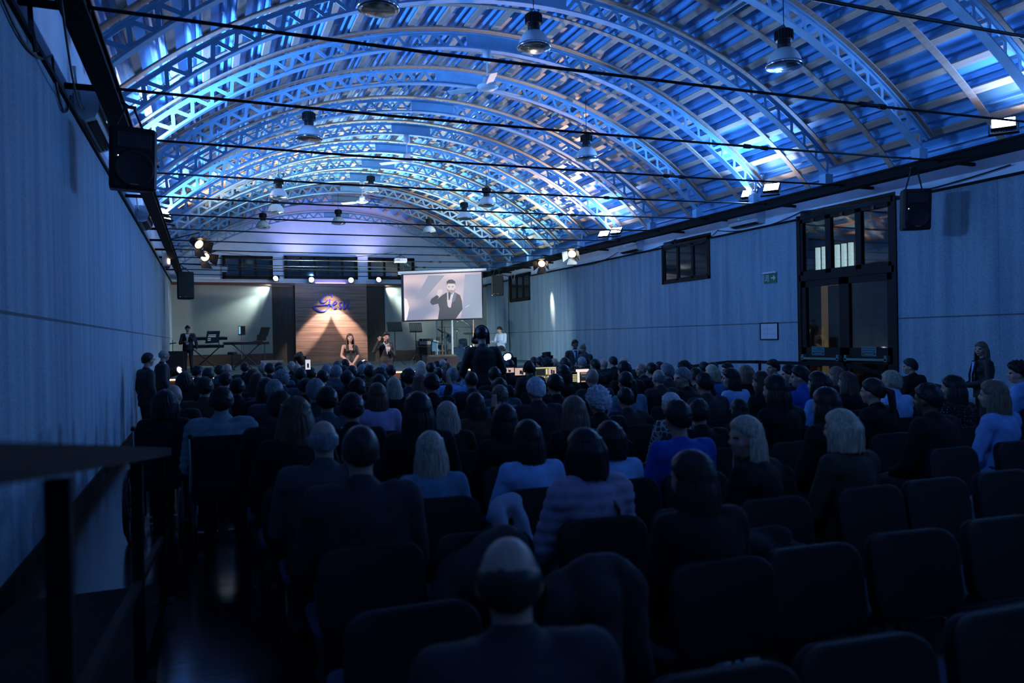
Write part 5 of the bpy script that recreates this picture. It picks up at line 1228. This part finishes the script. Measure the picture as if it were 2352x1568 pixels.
for a,b in ((1004,1039),(1039,1088)):
    p,q=at(a,800,25.02),at(b,800,25.02); bm=NB(); bb(bm,(p.x+.03,p.y-.004,SZ),(q.x-.03,p.y+.004,SZ+1.5)); tag(obj('plexiglass_panel',bm,glassmat('plexiglass%d'%a,(.9,.95,.95),.02)),'clear plexiglass drum screen panel, %s of two'%('left' if a==1004 else 'right'),'panel')
# drum kit
p=at(1052,815,26.3); dk=thing('drum_kit','dark drum kit with cymbals behind the clear screen','drum kit',(p.x,p.y,SZ)); dk.rotation_euler.z=R_(6)
M_drum=mat('drum_shell',(.015,.03,.05),.25,var=.3)
def drum(c,r,d,ax,nm,skin=None):
    bm=NB(); lathe(bm,[(r*.985,-d/2),(r,-d/2+.01),(r,d/2-.01),(r*.985,d/2)],c,28,axis=ax); o=obj(nm,bm,M_drum,dk)
    bm=NB()
    for e in (-1,1): lathe(bm,[(r*1.0,e*d/2-.018),(r*1.04,e*d/2-.018),(r*1.04,e*d/2+.014),(r*.96,e*d/2+.014)],c,28,axis=ax)
    x,y,z=frame_of(ax)
    for k in range(8): a=2*PI*k/8; q=Vector(c)+(x*math.cos(a)+y*math.sin(a))*r*1.03; tube(bm,[q-z*d/2,q+z*d/2],.006,6)
    obj('hoop',bm,M_chrome,o); bm=NB(); lathe(bm,[(r*.965,d/2+.002),(r*.5,d/2+.004),(.001,d/2+.004)],c,28,axis=ax); obj('drum_head',bm,skin or M_white,o); return o
bo=drum(V(0,0,.29),.27,.40,V(0,-1,0),'bass_drum',M_blackp)
MT=mat('drum_print',(.42,.44,.46),.5,var=0); text('Tamburo',.095,MT,bo,'drum_lettering',(-.01,-.208,.37),(R_(90),0,0),.001)
bm=NB(); lathe(bm,[(.05,0),(.05,.003)],(.10,-.205,.18),20,axis=(0,-1,0)); lathe(bm,[(.028,0),(.028,.003)],(.0,-.205,.46),16,axis=(0,-1,0)); obj('emblem',bm,MT,bo)
drum(V(.16,-.10,.72),.15,.20,V(-.2,-.35,.9),'rack_tom'); drum(V(-.30,.10,.92),.15,.20,V(.55,-.30,.75),'high_tom'); drum(V(.52,.05,.42),.20,.36,V(0,0,1),'floor_tom'); drum(V(-.5,.25,.60),.17,.14,V(0,-.1,1),'snare_drum'); drum(V(-.02,-.28,.62),.07,.10,V(0,-.9,.3),'small_drum')
def cymbal(c,r,ax,base):
    bm=NB(); lathe(bm,[(.005,.035),(r*.18,.028),(r*.25,.012),(r,-.012),(r,-.016),(r*.24,.006),(.005,.028)],c,28,axis=ax); o=obj('cymbal',bm,mat('brass',(.35,.27,.14),.3,.9),dk)
    bm=NB(); tube(bm,[c,V(c[0],c[1],.35)],.011,6)
    for k in range(3): a=R_(40+120*k); tube(bm,[(c[0],c[1],.38),(c[0]+.26*math.cos(a),c[1]+.26*math.sin(a),.015)],.009,6)
    obj('cymbal_stand',bm,M_chrome,o)
cymbal(V(-.48,-.05,1.12),.20,V(.3,-.25,.9),0); cymbal(V(-.22,.35,.86),.22,V(.35,-.2,.9),0); cymbal(V(.62,.30,1.08),.24,V(-.1,-.15,1),0); cymbal(V(-.14,-.25,1.20),.17,V(.3,-.2,.9),0)
bm=NB(); tube(bm,[(-.62,-.3,.02),(-.62,-.3,.85),(-.6,-.28,.9)],.03,10); obj('rack_upright',bm,M_chrome,dk)
bm=NB(); tube(bm,[(-.55,-.1,.30),(-.55,-.1,1.32)],.012,6); tube(bm,[(-.75,-.1,1.30),(.5,-.1,1.28)],.011,6); tube(bm,[(.5,-.1,.3),(.5,-.1,1.36)],.012,6); obj('boom_frame',bm,M_black,dk)
t=thing('microphone','slim overhead microphone on a slanted boom above the drums','microphone',(p.x,p.y,SZ)); bm=NB(); tube(bm,[(.55,-.2,.02),(.55,-.2,1.32)],.012,6); tube(bm,[(.66,-.2,1.20),(-.02,-.2,1.62)],.011,6); obj('boom_stand',bm,M_black,t); bm=NB(); tube(bm,[(-.03,-.2,1.72),(-.06,-.2,1.50)],.02,8); obj('capsule',bm,M_black,t)
p=at(1012,785,24.8); t=thing('phone_holder','black jointed holder arm clamped to the copper post','holder',p); bm=NB(); tube(bm,[(.02,.19,-.05),(.06,0,-.06)],.02,6); tube(bm,[(-.30,0,.02),(-.14,0,-.02),(.06,0,-.08),(.06,0,.25)],.018,6); bb(bm,(-.36,-.03,.02),(-.26,.03,.12),.01); bb(bm,(-.15,-.03,.05),(-.02,.03,.17),.01); bar(bm,(-.10,0,.44),(.10,0,.30),.05,.03); obj('arm',bm,M_black,t)
# stage floor lights
def mover(px,py,Yp,lab,lens=None,aim=(0,-1,.3),z=SZ,s=1.0):
    p=at(px,py,Yp); t=thing('moving_head_light',lab,'lamp',(p.x,p.y,z),0,'moving head lights'); t.scale=(s,)*3
    bm=NB(); bb(bm,(-.16,-.12,0),(.16,.12,.11),.015); obj('base',bm,M_blackp,t); bm=NB(); bb(bm,(-.17,-.06,.11),(-.12,.06,.46),.01); bb(bm,(.12,-.06,.11),(.17,.06,.46),.01); bb(bm,(-.17,-.07,.11),(.17,.07,.16),.01); obj('yoke',bm,M_blackp,t)
    d=Vector(aim).normalized(); bm=NB(); lathe(bm,[(.06,-.20),(.115,-.17),(.125,.06),(.13,.14),(.115,.14)],(0,0,.40),20,axis=d); o=obj('head',bm,M_blackp,t); bm=NB(); lathe(bm,[(.112,.13),(.08,.145),(.001,.15)],(0,0,.40),20,axis=d); obj('lens',bm,lens or M_glass,o)
mover(690,842,22.3,'black moving head light on the stage floor before the walnut panel',None,(-.5,-.3,.8)); mover(1256,826,19.5,'black moving head light on a stand by the right wall',None,(0,.2,1),.72,1.0)
mover(1170,846,20.6,'round bright wash light tilted up at the right end of the stage',M_wash,(-.55,-.62,.5),.55,1.25); mover(404,850,21.6,'bright strip light on the stage beside the person with glasses',M_wash,(.7,-.65,.3),.62,.9)
bm=NB(); p=at(1256,826,19.5); bb(bm,(p.x-.25,p.y-.2,0),(p.x+.25,p.y+.2,.72)); tag(obj('flight_case',bm,M_blackp),'black flight case carrying the moving head by the right wall','case')
bm=NB(); p=at(1170,846,20.6); bb(bm,(p.x-.25,p.y-.2,0),(p.x+.25,p.y+.2,.55)); tag(obj('flight_case',bm,M_blackp),'black flight case under the round bright wash light','case')
bm=NB(); p=at(404,850,21.6); q=V(p.x,20.7,0)
p=at(828,832,22.0); t=thing('led_bar_light','black light bar with a blue violet edge right of the person in the dress','lamp',(p.x,p.y,SZ),0); bm=NB(); prism(bm,[(-.20,0,0),(.20,0,0),(.24,0,.24),(.12,0,.30),(-.20,0,.18)],(0,.12,0)); obj('casing',bm,M_blackp,t); bm=NB(); bar(bm,(-.19,-.062,.19),(.11,-.062,.31),.02,.02); obj('led_edge',bm,M_blueled,t)
p=at(893,835,22.2); t=thing('led_bar_light','slim violet light bar standing behind the singer','lamp',(p.x,p.y,SZ),0); bm=NB(); bb(bm,(-.05,-.04,0),(.05,.04,.30),.01); obj('casing',bm,M_blackp,t); bm=NB(); bb(bm,(-.03,-.044,.06),(.03,-.04,.28)); obj('led_edge',bm,M_blueled,t)
p=at(398,812,24.5); t=thing('guitar_amplifier','dark square amplifier at the left end of the stage','amplifier',(p.x,p.y,SZ)); bm=NB(); bb(bm,(-.32,-.2,0),(.30,.2,.66),.015); obj('cabinet',bm,M_blackp,t); bm=NB(); bb(bm,(-.28,-.208,.05),(.26,-.2,.5)); obj('grille_cloth',bm,M_fabric,t); bm=NB(); tube(bm,[(-.02,.1,.66),(-.02,.1,1.0)],.012,6); bar(bm,(-.10,.1,.88),(.08,.1,.90),.03,.03); obj('aerial',bm,M_black,t)
# ================================================================== STANDING FIGURES
M_suit=mat('suit_cloth',(.012,.012,.014),.7,var=.15,scale=20); M_shirt=mat('shirt_white',(.62,.62,.64),.7,var=.04); M_dress=mat('dress_cloth',(.010,.008,.012),.6,var=.4,scale=10); M_dressp=mat('dress_bloom',(.16,.05,.10),.6,var=.5,scale=6)
def stand(name,lab,loc,rz,j,topm,kind='coat',hair='short',hc='black',sc=1.0,trm=None,skin=None,extra=None,vox=.009,hem=(-.14,.20,.15),dress=False,short=False):
    root=thing(name,lab,'person',loc,R_(rz)); root.scale=(sc,)*3
    put('body',body_mesh(j,vox,skin),None,root)
    if dress:
        bm=NB(); torso(bm,j,.010,low=-.1)
        for i in (0,1): pass
        M=Matrix.Identity(3); loft(bm,[ering(V(0,.0,j.pel.z-.58),.34,.26,M,28),ering(V(0,0,j.pel.z-.35),.28,.22,M,28),ering(V(0,0,j.pel.z),.20,.16,M,28),ering(j.pel+V(0,0,.16),.14,.115,M,28)])
        me=remesh(bm,.012,3,'dress')
        # sleeveless: cut the shoulders and neckline away
        bm=NB(); bm.from_mesh(me); ct=j.shp(0).z
        bmesh.ops.delete(bm,geom=[v for v in bm.verts if v.co.z>ct+.035 or (v.co.z>ct-.06 and abs(v.co.x)>.125) or(v.co.z>ct-.09 and v.co.y>.02 and abs(v.co.x)<.05)],context='VERTS'); bm.to_mesh(me); bm.free()
        me.materials.append(M_dress); me.materials.append(M_dressp)
        for pl in me.polygons:
            pl.use_smooth=True
            if noise.noise(pl.center*7)>.26 and (pl.center.x>0 or pl.center.z<j.pel.z): pl.material_index=1
        link('dress',me,root)
    else:
        bm=NB(); e=.020; torso(bm,j,e,low=-.3,hem=hem); arms(bm,j,e*.8,.55 if short else .93); caps(bm,j.neck-V(0,0,.06),j.neck-V(0,0,.01),.08,.068)
        me=remesh(bm,.011,4,'jacket')
        ruffle(me,lambda p:noise.noise(V(p.x*7,p.y*7,p.z*14))*.006)
        if kind=='suit':   # open front showing the shirt
            me.materials.append(topm); me.materials.append(M_shirt); me.materials.append(M_suit)
            nz=j.neck.z
            for pl in me.polygons:
                c=pl.center-V(j.neck.x,j.neck.y,0); dz=nz+.02-c.z
                cc=j.chest.lerp(j.neck,max(0,min(1,(c.z-j.chest.z)/(j.neck.z-j.chest.z)))) if c.z>j.chest.z else j.pel.lerp(j.chest,max(0,(c.z-j.pel.z)/(j.chest.z-j.pel.z)))
                dx=pl.center.x-cc.x; dy=pl.center.y-cc.y
                if dy>.03 and 0<dz<.34 and abs(dx)<.085*(1-dz/.36): pl.material_index=1
                if dy>.03 and .02<dz<.055 and abs(dx)<.045: pl.material_index=2
            link('jacket',me,root)
        else: put('jacket' if not short else 'shirt',me,topm,root)
        put('trousers',trousers_mesh(j),trm or M_suit,root)
    putshoes(shoes_mesh(j),root)
    if hair!='bald': put('hair',hair_mesh(hair),HM[hc],root,headM(j))
    if extra: extra(root,j)
    return root
def SJ(**k):   # standing skeleton, 1.75 m
    d=dict(pel=V(0,0,.95),chest=V(0,-.02,1.30),neck=V(0,-.01,1.44),head=V(0,.03,1.60),elb=[V(-.26,-.03,1.10),V(.26,-.03,1.10)],wr=[V(-.27,.06,.86),V(.27,.06,.86)],hd=[V(0,.15,-1),V(0,.15,-1)],hn=[V(1,0,0),V(-1,0,0)],kn=[V(-.10,.03,.50),V(.10,.03,.50)],an=[V(-.11,-.02,.09),V(.11,-.02,.09)]); d.update(k)
    j=J(**d); j.hx=[j.pel+V(-.09,0,-.03),j.pel+V(.09,0,-.03)]; return j
def glasses(root,j):
    bm=NB()
    for s in (-1,1): tube(bm,[V(s*.034+.021*math.cos(a),.101,.004+.016*math.sin(a)) for a in [2*PI*k/14 for k in range(15)]],.0025,5,False); tube(bm,[(s*.055,.10,.008),(s*.078,.06,.012),(s*.082,-.02,.01)],.0025,5)
    tube(bm,[(-.013,.103,.006),(.013,.103,.006)],.0025,5); o=obj('glasses',bm,M_black,root); o.matrix_local=headM(j)
def phones(root,j):
    bm=NB(); tube(bm,[V(.100*math.cos(a),-.005,.135*math.sin(a)) for a in [PI*k/14 for k in range(15)]],.011,8)
    for s in (-1,1): lathe(bm,[(.02,-.016),(.045,-.016),(.045,.014),(.02,.014)],V(s*.094,-.005,-.01),16,axis=(1,0,0))
    o=obj('headphones',bm,M_blackp,root); o.matrix_local=headM(j)
def badge(root,j):
    bm=NB(); tube(bm,[V(-.06,.10,1.40),V(-.01,.165,1.12),V(.05,.10,1.40)],.006,5); bb(bm,(-.05,.160,1.03),(.04,.172,1.12)); obj('name_badge',bm,M_shirt,root)
# singer on the step, fist raised, microphone at the chin (faces the hall: -Y)
def sing(root,j):
    bm=NB(); w=j.wr[0]; tip=j.head+j.Mh()@V(.0,.135,-.075); d=(tip-V(-.02,.20,1.30)).normalized(); tube(bm,[tip-d*.26,tip-d*.04],[.016,.02],8); ell(bm,tip,(.027,.027,.027)); obj('microphone',bm,M_black,root)
    bm=NB(); c=j.neck+V(0,.075,.025)
    for s in (-1,1): prism(bm,[c+V(0,.0,.006),c+V(s*.055,-.005,.024),c+V(s*.055,-.005,-.022),c+V(0,.0,-.006)],(0,.014,0))
    obj('bow_tie',bm,M_black,root)
j=SJ(yaw=0,pitch=-4,head=V(0,.055,1.60),chest=V(0,.0,1.30),elb=[V(-.17,.15,1.10),V(.36,.10,1.20)],wr=[V(.0,.235,1.30),V(.25,.22,1.50)],hd=[V(.12,.12,1),V(-.18,.1,1)],hn=[V(.2,.9,-.1),V(0,1,-.2)],curl=[1.35,1.5],kn=[V(-.12,.04,.50),V(.12,.02,.50)])
p=at(885,760,20.35); stand('person','singer in a black suit and bow tie with fist raised and microphone at the lips',(p.x,p.y,.20),186,j,M_suit,'suit','quiff','dark',.985,extra=sing,vox=.008)
# person in the dark sleeveless dress, hands clasped
j=SJ(female=True,sh=.165,wid=.92,pitch=9,elb=[V(-.225,.0,1.12),V(.225,.0,1.12)],wr=[V(-.05,.20,.93),V(.05,.20,.93)],hd=[V(.6,.35,-.7),V(-.6,.35,-.7)],hn=[V(.3,-.9,-.3),V(-.3,-.9,-.3)],curl=[.7,.7])
p=at(803,766,20.35); stand('person','person in a dark sleeveless dress with long brown hair and clasped hands on stage',(p.x,p.y,.20),183,j,M_dress,'','front','brown',.975,dress=True,vox=.008)
# stage videographer
def camcorder(at_,parent,d=V(0,1,0)):
    x=d.cross(V(0,0,1)).normalized(); M=Matrix((x,d,V(0,0,1))).transposed(); bm=NB(); box(bm,at_,(.11,.24,.13),M,.012); box(bm,at_+V(0,0,.10),(.03,.16,.03),M); obj('camera_body',bm,M_blackp,parent)
    bm=NB(); lathe(bm,[(.035,.10),(.045,.13),(.05,.27),(.065,.28),(.065,.33),(.05,.33)],at_,16,axis=d); obj('lens',bm,M_black,parent)
    bm=NB(); box(bm,at_+x*-.09+V(0,-.02,.02),(.015,.10,.07),M); tube(bm,[at_+V(0,0,.12)+d*.02,at_+V(0,0,.13)+d*.2],.018,8); obj('viewfinder',bm,M_black,parent)
j=SJ(yaw=8,pitch=-18,elb=[V(-.28,.02,1.12),V(.25,.10,1.08)],wr=[V(-.30,.05,.88),V(.06,.30,1.12)],hd=[V(0,.2,-1),V(-.4,.8,.2)],curl=[.3,.9])
p=at(431,747,25.0); sc=(p.z-SZ)/1.73
r=stand('person','videographer in a dark suit standing at the left of the stage with a camera',(p.x,p.y,SZ),172,j,M_suit,'suit','short','black',sc,extra=badge)
t=thing('video_camera','black video camera held by the videographer at the left of the stage','camera',(p.x+.10,p.y-.27,SZ+1.22*sc)); camcorder(V(0,0,0),t,V(.3,-1,0).normalized())
# two people standing at the left wall
j=SJ(yaw=8); p=at(336,809,13.2); stand('person','standing person in a dark suit by the left wall, nearest of the two',(p.x,13.2,0),-62,j,M_suit,'coat','short','black',p.z/1.735,extra=glasses)
j=SJ(yaw=0); p=at(373,800,15.4); stand('person','standing balding person with glasses, white collar and dark suit by the left wall',(p.x,15.4,0),-75,j,M_suit,'suit','ring','grey',p.z/1.735,extra=glasses)
# videographer in the crowd, seen from behind
j=SJ(yaw=-14,pitch=-4,elb=[V(-.27,.05,1.10),V(.29,.02,1.10)],wr=[V(-.12,.30,1.30),V(.20,.30,1.02)],hd=[V(.3,.9,.2),V(-.1,1,.1)],curl=[.9,.9],kn=[V(-.12,.02,.5),V(.12,.02,.5)])
p=at(1107,747,10.72); sc=p.z/1.735; stand('person','standing videographer all in black with headphones, seen from behind',(p.x,10.72,0),-6,j,M_suit,'coat','short','black',sc,extra=phones)
t=thing('video_camera','black video camera on a tripod before the videographer with headphones','camera',(p.x+.20,11.22,1.66)); camcorder(V(0,0,0),t,V(-.1,1,.0).normalized())
t=thing('tripod','black tripod standing before the videographer with headphones','tripod',(p.x+.20,11.22,0)); bm=NB(); tube(bm,[(0,0,.95),(0,0,1.55)],.022,8); bb(bm,(-.05,-.06,1.53),(.05,.06,1.595),.01); obj('column',bm,M_black,t)
for k in range(3): a=R_(100+120*k); bm=NB(); tube(bm,[(.03*math.cos(a),.03*math.sin(a),1.3),(.30*math.cos(a),.30*math.sin(a),.02)],.016,6); obj('leg',bm,M_black,t)
bm=NB(); tube(bm,[(.03,-.02,1.56),(.12,-.33,1.42)],.012,6); obj('pan_handle',bm,M_black,t)
# two people by the right wall near the stage
def tie(root,j):
    bm=NB(); prism(bm,[V(-.02,.135,1.42),V(.02,.135,1.42),V(.035,.165,1.12),V(0,.168,1.08),V(-.035,.165,1.12)],(0,.012,0)); obj('tie',bm,mat('tie_blue',(.03,.08,.16),.5),root); badge(root,j)
j=SJ(yaw=10); p=at(1320,779,17.0); stand('person','standing person in a dark suit with blue tie and badge near the right wall',(p.x,17.0,0),168,j,M_suit,'suit','short','black',p.z/1.735,skin=SKIND,extra=tie)
j=SJ(yaw=15,pitch=-32,head=V(0,.08,1.58),female=True,sh=.165,wid=.92,elb=[V(-.23,.0,1.12),V(.23,.0,1.12)],wr=[V(-.05,.26,1.06),V(.06,.26,1.06)],hd=[V(.1,.9,.3),V(-.1,.9,.3)],hn=[V(0,.1,1),V(0,.1,1)],curl=[.5,.5])
p=at(1343,791,16.6); stand('person','standing person in black with blond bun looking down at a phone, right wall',(p.x,16.6,0),115,j,M_suit,'coat','bun','lbrown',p.z/1.70)
t=thing('phone','phone held by the person with the blond bun by the right wall','phone',(p.x-.36,16.45,p.z/1.70*1.10)); bm=NB(); bb(bm,(-.07,-.035,-.004),(.07,.035,.004),.003); obj('case',bm,M_black,t)
# standing person at the right wall, near
def lan(root,j):
    bm=NB(); prism(bm,[V(-.05,.14,1.40),V(.05,.14,1.40),V(.05,.165,1.05),V(-.05,.165,1.05)],(0,.02,0)); obj('pale_top',bm,mat('pale_blue_top',(.30,.45,.75),.7),root)
    bm=NB(); tube(bm,[V(-.08,.12,1.42),V(-.09,.18,1.20),V(-.07,.18,.98)],.018,6); tube(bm,[V(.08,.12,1.42),V(.09,.18,1.20),V(.07,.18,.98)],.018,6); obj('scarf',bm,M_coat,root)
j=SJ(yaw=38,female=True,sh=.165,wid=.98,elb=[V(-.27,.0,1.10),V(.27,.0,1.10)],wr=[V(-.10,.26,1.02),V(.10,.26,1.0)],hd=[V(.8,.5,0),V(-.8,.5,0)],hn=[V(0,-1,-.3),V(0,-1,-.3)],curl=[.5,.5])
p=at(2258,783,7.55); stand('person','standing person in a black jacket with long fair hair by the right wall',(p.x,7.55,0),52,j,M_suit,'coat','front','lbrown',p.z/1.735,extra=lan)
# drummer
def seatj(**k):
    j=J(**k); return j
j=J(yaw=-10,pitch=-22,head=V(0,.06,1.19),elb=[V(-.25,.06,.74),V(.25,.06,.74)],wr=[V(-.18,.32,.74),V(.18,.32,.76)],hd=[V(.2,.9,.2),V(-.2,.9,.2)],curl=[1.2,1.2])
p=at(1150,763,25.6)
r=thing('person','seated drummer in a pale blue shirt behind the videographer','person',(p.x,p.y,SZ),R_(120)); r.scale=(.98,)*3
put('body',body_mesh(j),None,r); put('shirt',top_mesh(j,'plain'),mat('drummer_shirt',(.42,.50,.62),.7,var=.06),r); put('trousers',trousers_mesh(j),M_suit,r); putshoes(shoes_mesh(j),r); put('hair',hair_mesh('short'),HM['black'],r,headM(j))
bm=NB(); lathe(bm,[(.15,.42),(.17,.44),(.17,.49),(.15,.50)],(0,0,0),20); tube(bm,[(0,0,.2),(0,0,.43)],.02,8)
for k in range(3): a=2*PI*k/3; tube(bm,[(0,0,.25),(.25*math.cos(a),.25*math.sin(a),.015)],.012,6)
tag(obj('drum_stool',bm,M_black,None,False,(p.x,p.y,SZ-.02)),'round black stool under the seated drummer','stool')
# raised hands in the crowd belong to seated people
def raised(X,Yp,h,lab_row,side,wrist,m=SKIN):
    pass
# phones held up
def phone(px,py,Yp,lab):
    p=at(px,py,Yp); t=thing('phone',lab,'phone',p,R_(4)); bm=NB(); bb(bm,(-.045,-.006,-.085),(.045,.006,.085),.006); obj('case',bm,M_black,t); bm=NB(); bb(bm,(-.039,-.008,-.077),(.039,-.006,.077)); o=obj('lit_screen',bm,mat('phone_screen',(.6,.6,.65),.3,var=0,emit=(.75,.72,.78),es=.9),t)
    bm=NB(); bb(bm,(-.012,-.0095,-.05),(.014,-.008,.02)); obj('picture',bm,M_suit,t)
phone(707,837,12.3,'lit phone held up in the crowd before the walnut panel'); phone(1147,831,13.2,'lit phone held up right of the standing videographer')
# ================================================================== MIXING DESK
DX0,DX1,DY=4.30,6.75,11.42
t=thing('control_desk','dark table of the mixing crew amid the seated crowd','desk',((DX0+DX1)/2,DY+.1,0)); w2=(DX1-DX0)/2
bm=NB(); bb(bm,(-w2,-.22,.72),(w2,.22,.76)); obj('tabletop',bm,M_dkwood,t)
for sx in (-1,1):
    for sy in (-1,1): bm=NB(); bb(bm,(sx*(w2-.06)-.02,sy*.18-.02,0),(sx*(w2-.06)+.02,sy*.18+.02,.72)); obj('leg',bm,M_black,t)
def monitor(px0,py0,px1,py1,lab,content,Yp=DY+.12):
    a=at(px0,py0,Yp);b=at(px1,py1,Yp); w=b.x-a.x; h=a.z-b.z; c=V((a.x+b.x)/2,Yp,(a.z+b.z)/2); t=thing('computer_monitor',lab,'monitor',(c.x,Yp,.76)); z=c.z-.76
    bm=NB(); bb(bm,(-w/2-.015,-.01,z-h/2-.015),(w/2+.015,.03,z+h/2+.015),.004); obj('bezel',bm,M_black,t)
    bm=NB(); bb(bm,(-.03,.0,.0),(.03,.03,max(.02,z-h/2))); bb(bm,(-.10,-.07,0),(.10,.09,.012)); obj('stand',bm,M_black,t)
    for k,(u0,v0,u1,v1,m) in enumerate(content):
        bm=NB(); o=-.0115-.0012*k; bb(bm,(-w/2+u0*w,o,z+h/2-v1*h),(-w/2+u1*w,o+.001,z+h/2-v0*h)); obj('screen_image',bm,m,t)
    return t
def scr(n,c,s): return mat('screen_'+n,(.05,.05,.05),.4,var=0,emit=c,es=s)
S_pink=scr('pink',(.72,.50,.46),.85); S_fig=scr('figure',(.04,.03,.04),.5); S_yel=scr('yellow',(.75,.70,.36),1.0); S_olv=scr('olive',(.10,.11,.06),.7); S_dk=scr('dark',(.012,.015,.014),1); S_wht=scr('white',(.85,.75,.70),1.1); S_org=scr('orange',(.9,.4,.2),.9); S_tl=scr('teal',(.2,.45,.5),.6)
monitor(1153,845,1180,855,'small lit screen left above the fader desk',[(0,0,1,1,S_pink),(.52,.35,.72,.9,S_fig),(.60,.2,.68,.4,S_wht)]); monitor(1182,845,1206,861,'small lit screen right above the fader desk',[(0,0,1,1,S_pink),(.45,.35,.7,.85,S_fig),(.66,.5,.8,.95,S_fig)])
monitor(1229,844,1277,878,'wide monitor with a yellow green picture grid left of the dark haired operator',[(0,0,1,1,S_olv),(0,0,1,.06,S_yel),(.02,.12,.46,.5,S_dk),(.50,.1,.58,.45,S_yel),(.62,.08,1,.48,S_pink),(.74,.16,.82,.44,S_fig),(.84,.2,.92,.44,S_fig)]+[(.3+.09*k,.55+.03*(k%3),.35+.09*k,.64+.03*(k%2),S_yel) for k in range(6)]+[(.78,.68,.98,.98,S_tl)])
monitor(1322,848,1352,877,'monitor with a white page and dark panel in front of a bald head',[(0,0,1,1,S_wht),(.28,.22,1,1,S_dk),(.36,.28,1,.34,S_org),(.4,.9,.75,.97,S_org),(.36,.42,.9,.45,S_tl),(.42,.55,.9,.58,S_tl)])
t=thing('fader_desk','dark mixing desk with a row of lit faders on the control table','mixer',at(1172,868,DY-.02)); t.location.z=.76; bm=NB(); bb(bm,(-.25,-.16,0),(.25,.10,.10),.01); obj('chassis',bm,M_blackp,t)
for k in range(8):
    bm=NB(); bb(bm,(-.20+.045*k,-.165,.02),(-.185+.045*k,-.161,.10)); obj('fader',bm,scr('fader',(.7,.7,.62),.8),t)
bm=NB()
for k in range(14): bb(bm,(-.22+.03*k,-.165,.108),(-.21+.03*k,-.161,.116))
obj('button_row',bm,S_tl,t); bm=NB(); bb(bm,(-.24,-.165,.12),(-.14,-.161,.14)); obj('display',bm,S_org,t)
bm=NB(); p=at(1315,864,DY); t=thing('light_controller','small keypad controller with yellow buttons left of the white page monitor','controller',(p.x,p.y,.76)); bb(bm,(-.05,-.08,0),(.05,.08,.34),.006); obj('case',bm,M_blackp,t)
bm=NB()
for i in range(3):
    for k in range(9): bb(bm,(-.035+.026*i,-.084,.08+.026*k),(-.018+.026*i,-.080,.095+.026*k))
obj('buttons',bm,S_yel,t)

bpy.data.scenes.remove(TMPS)
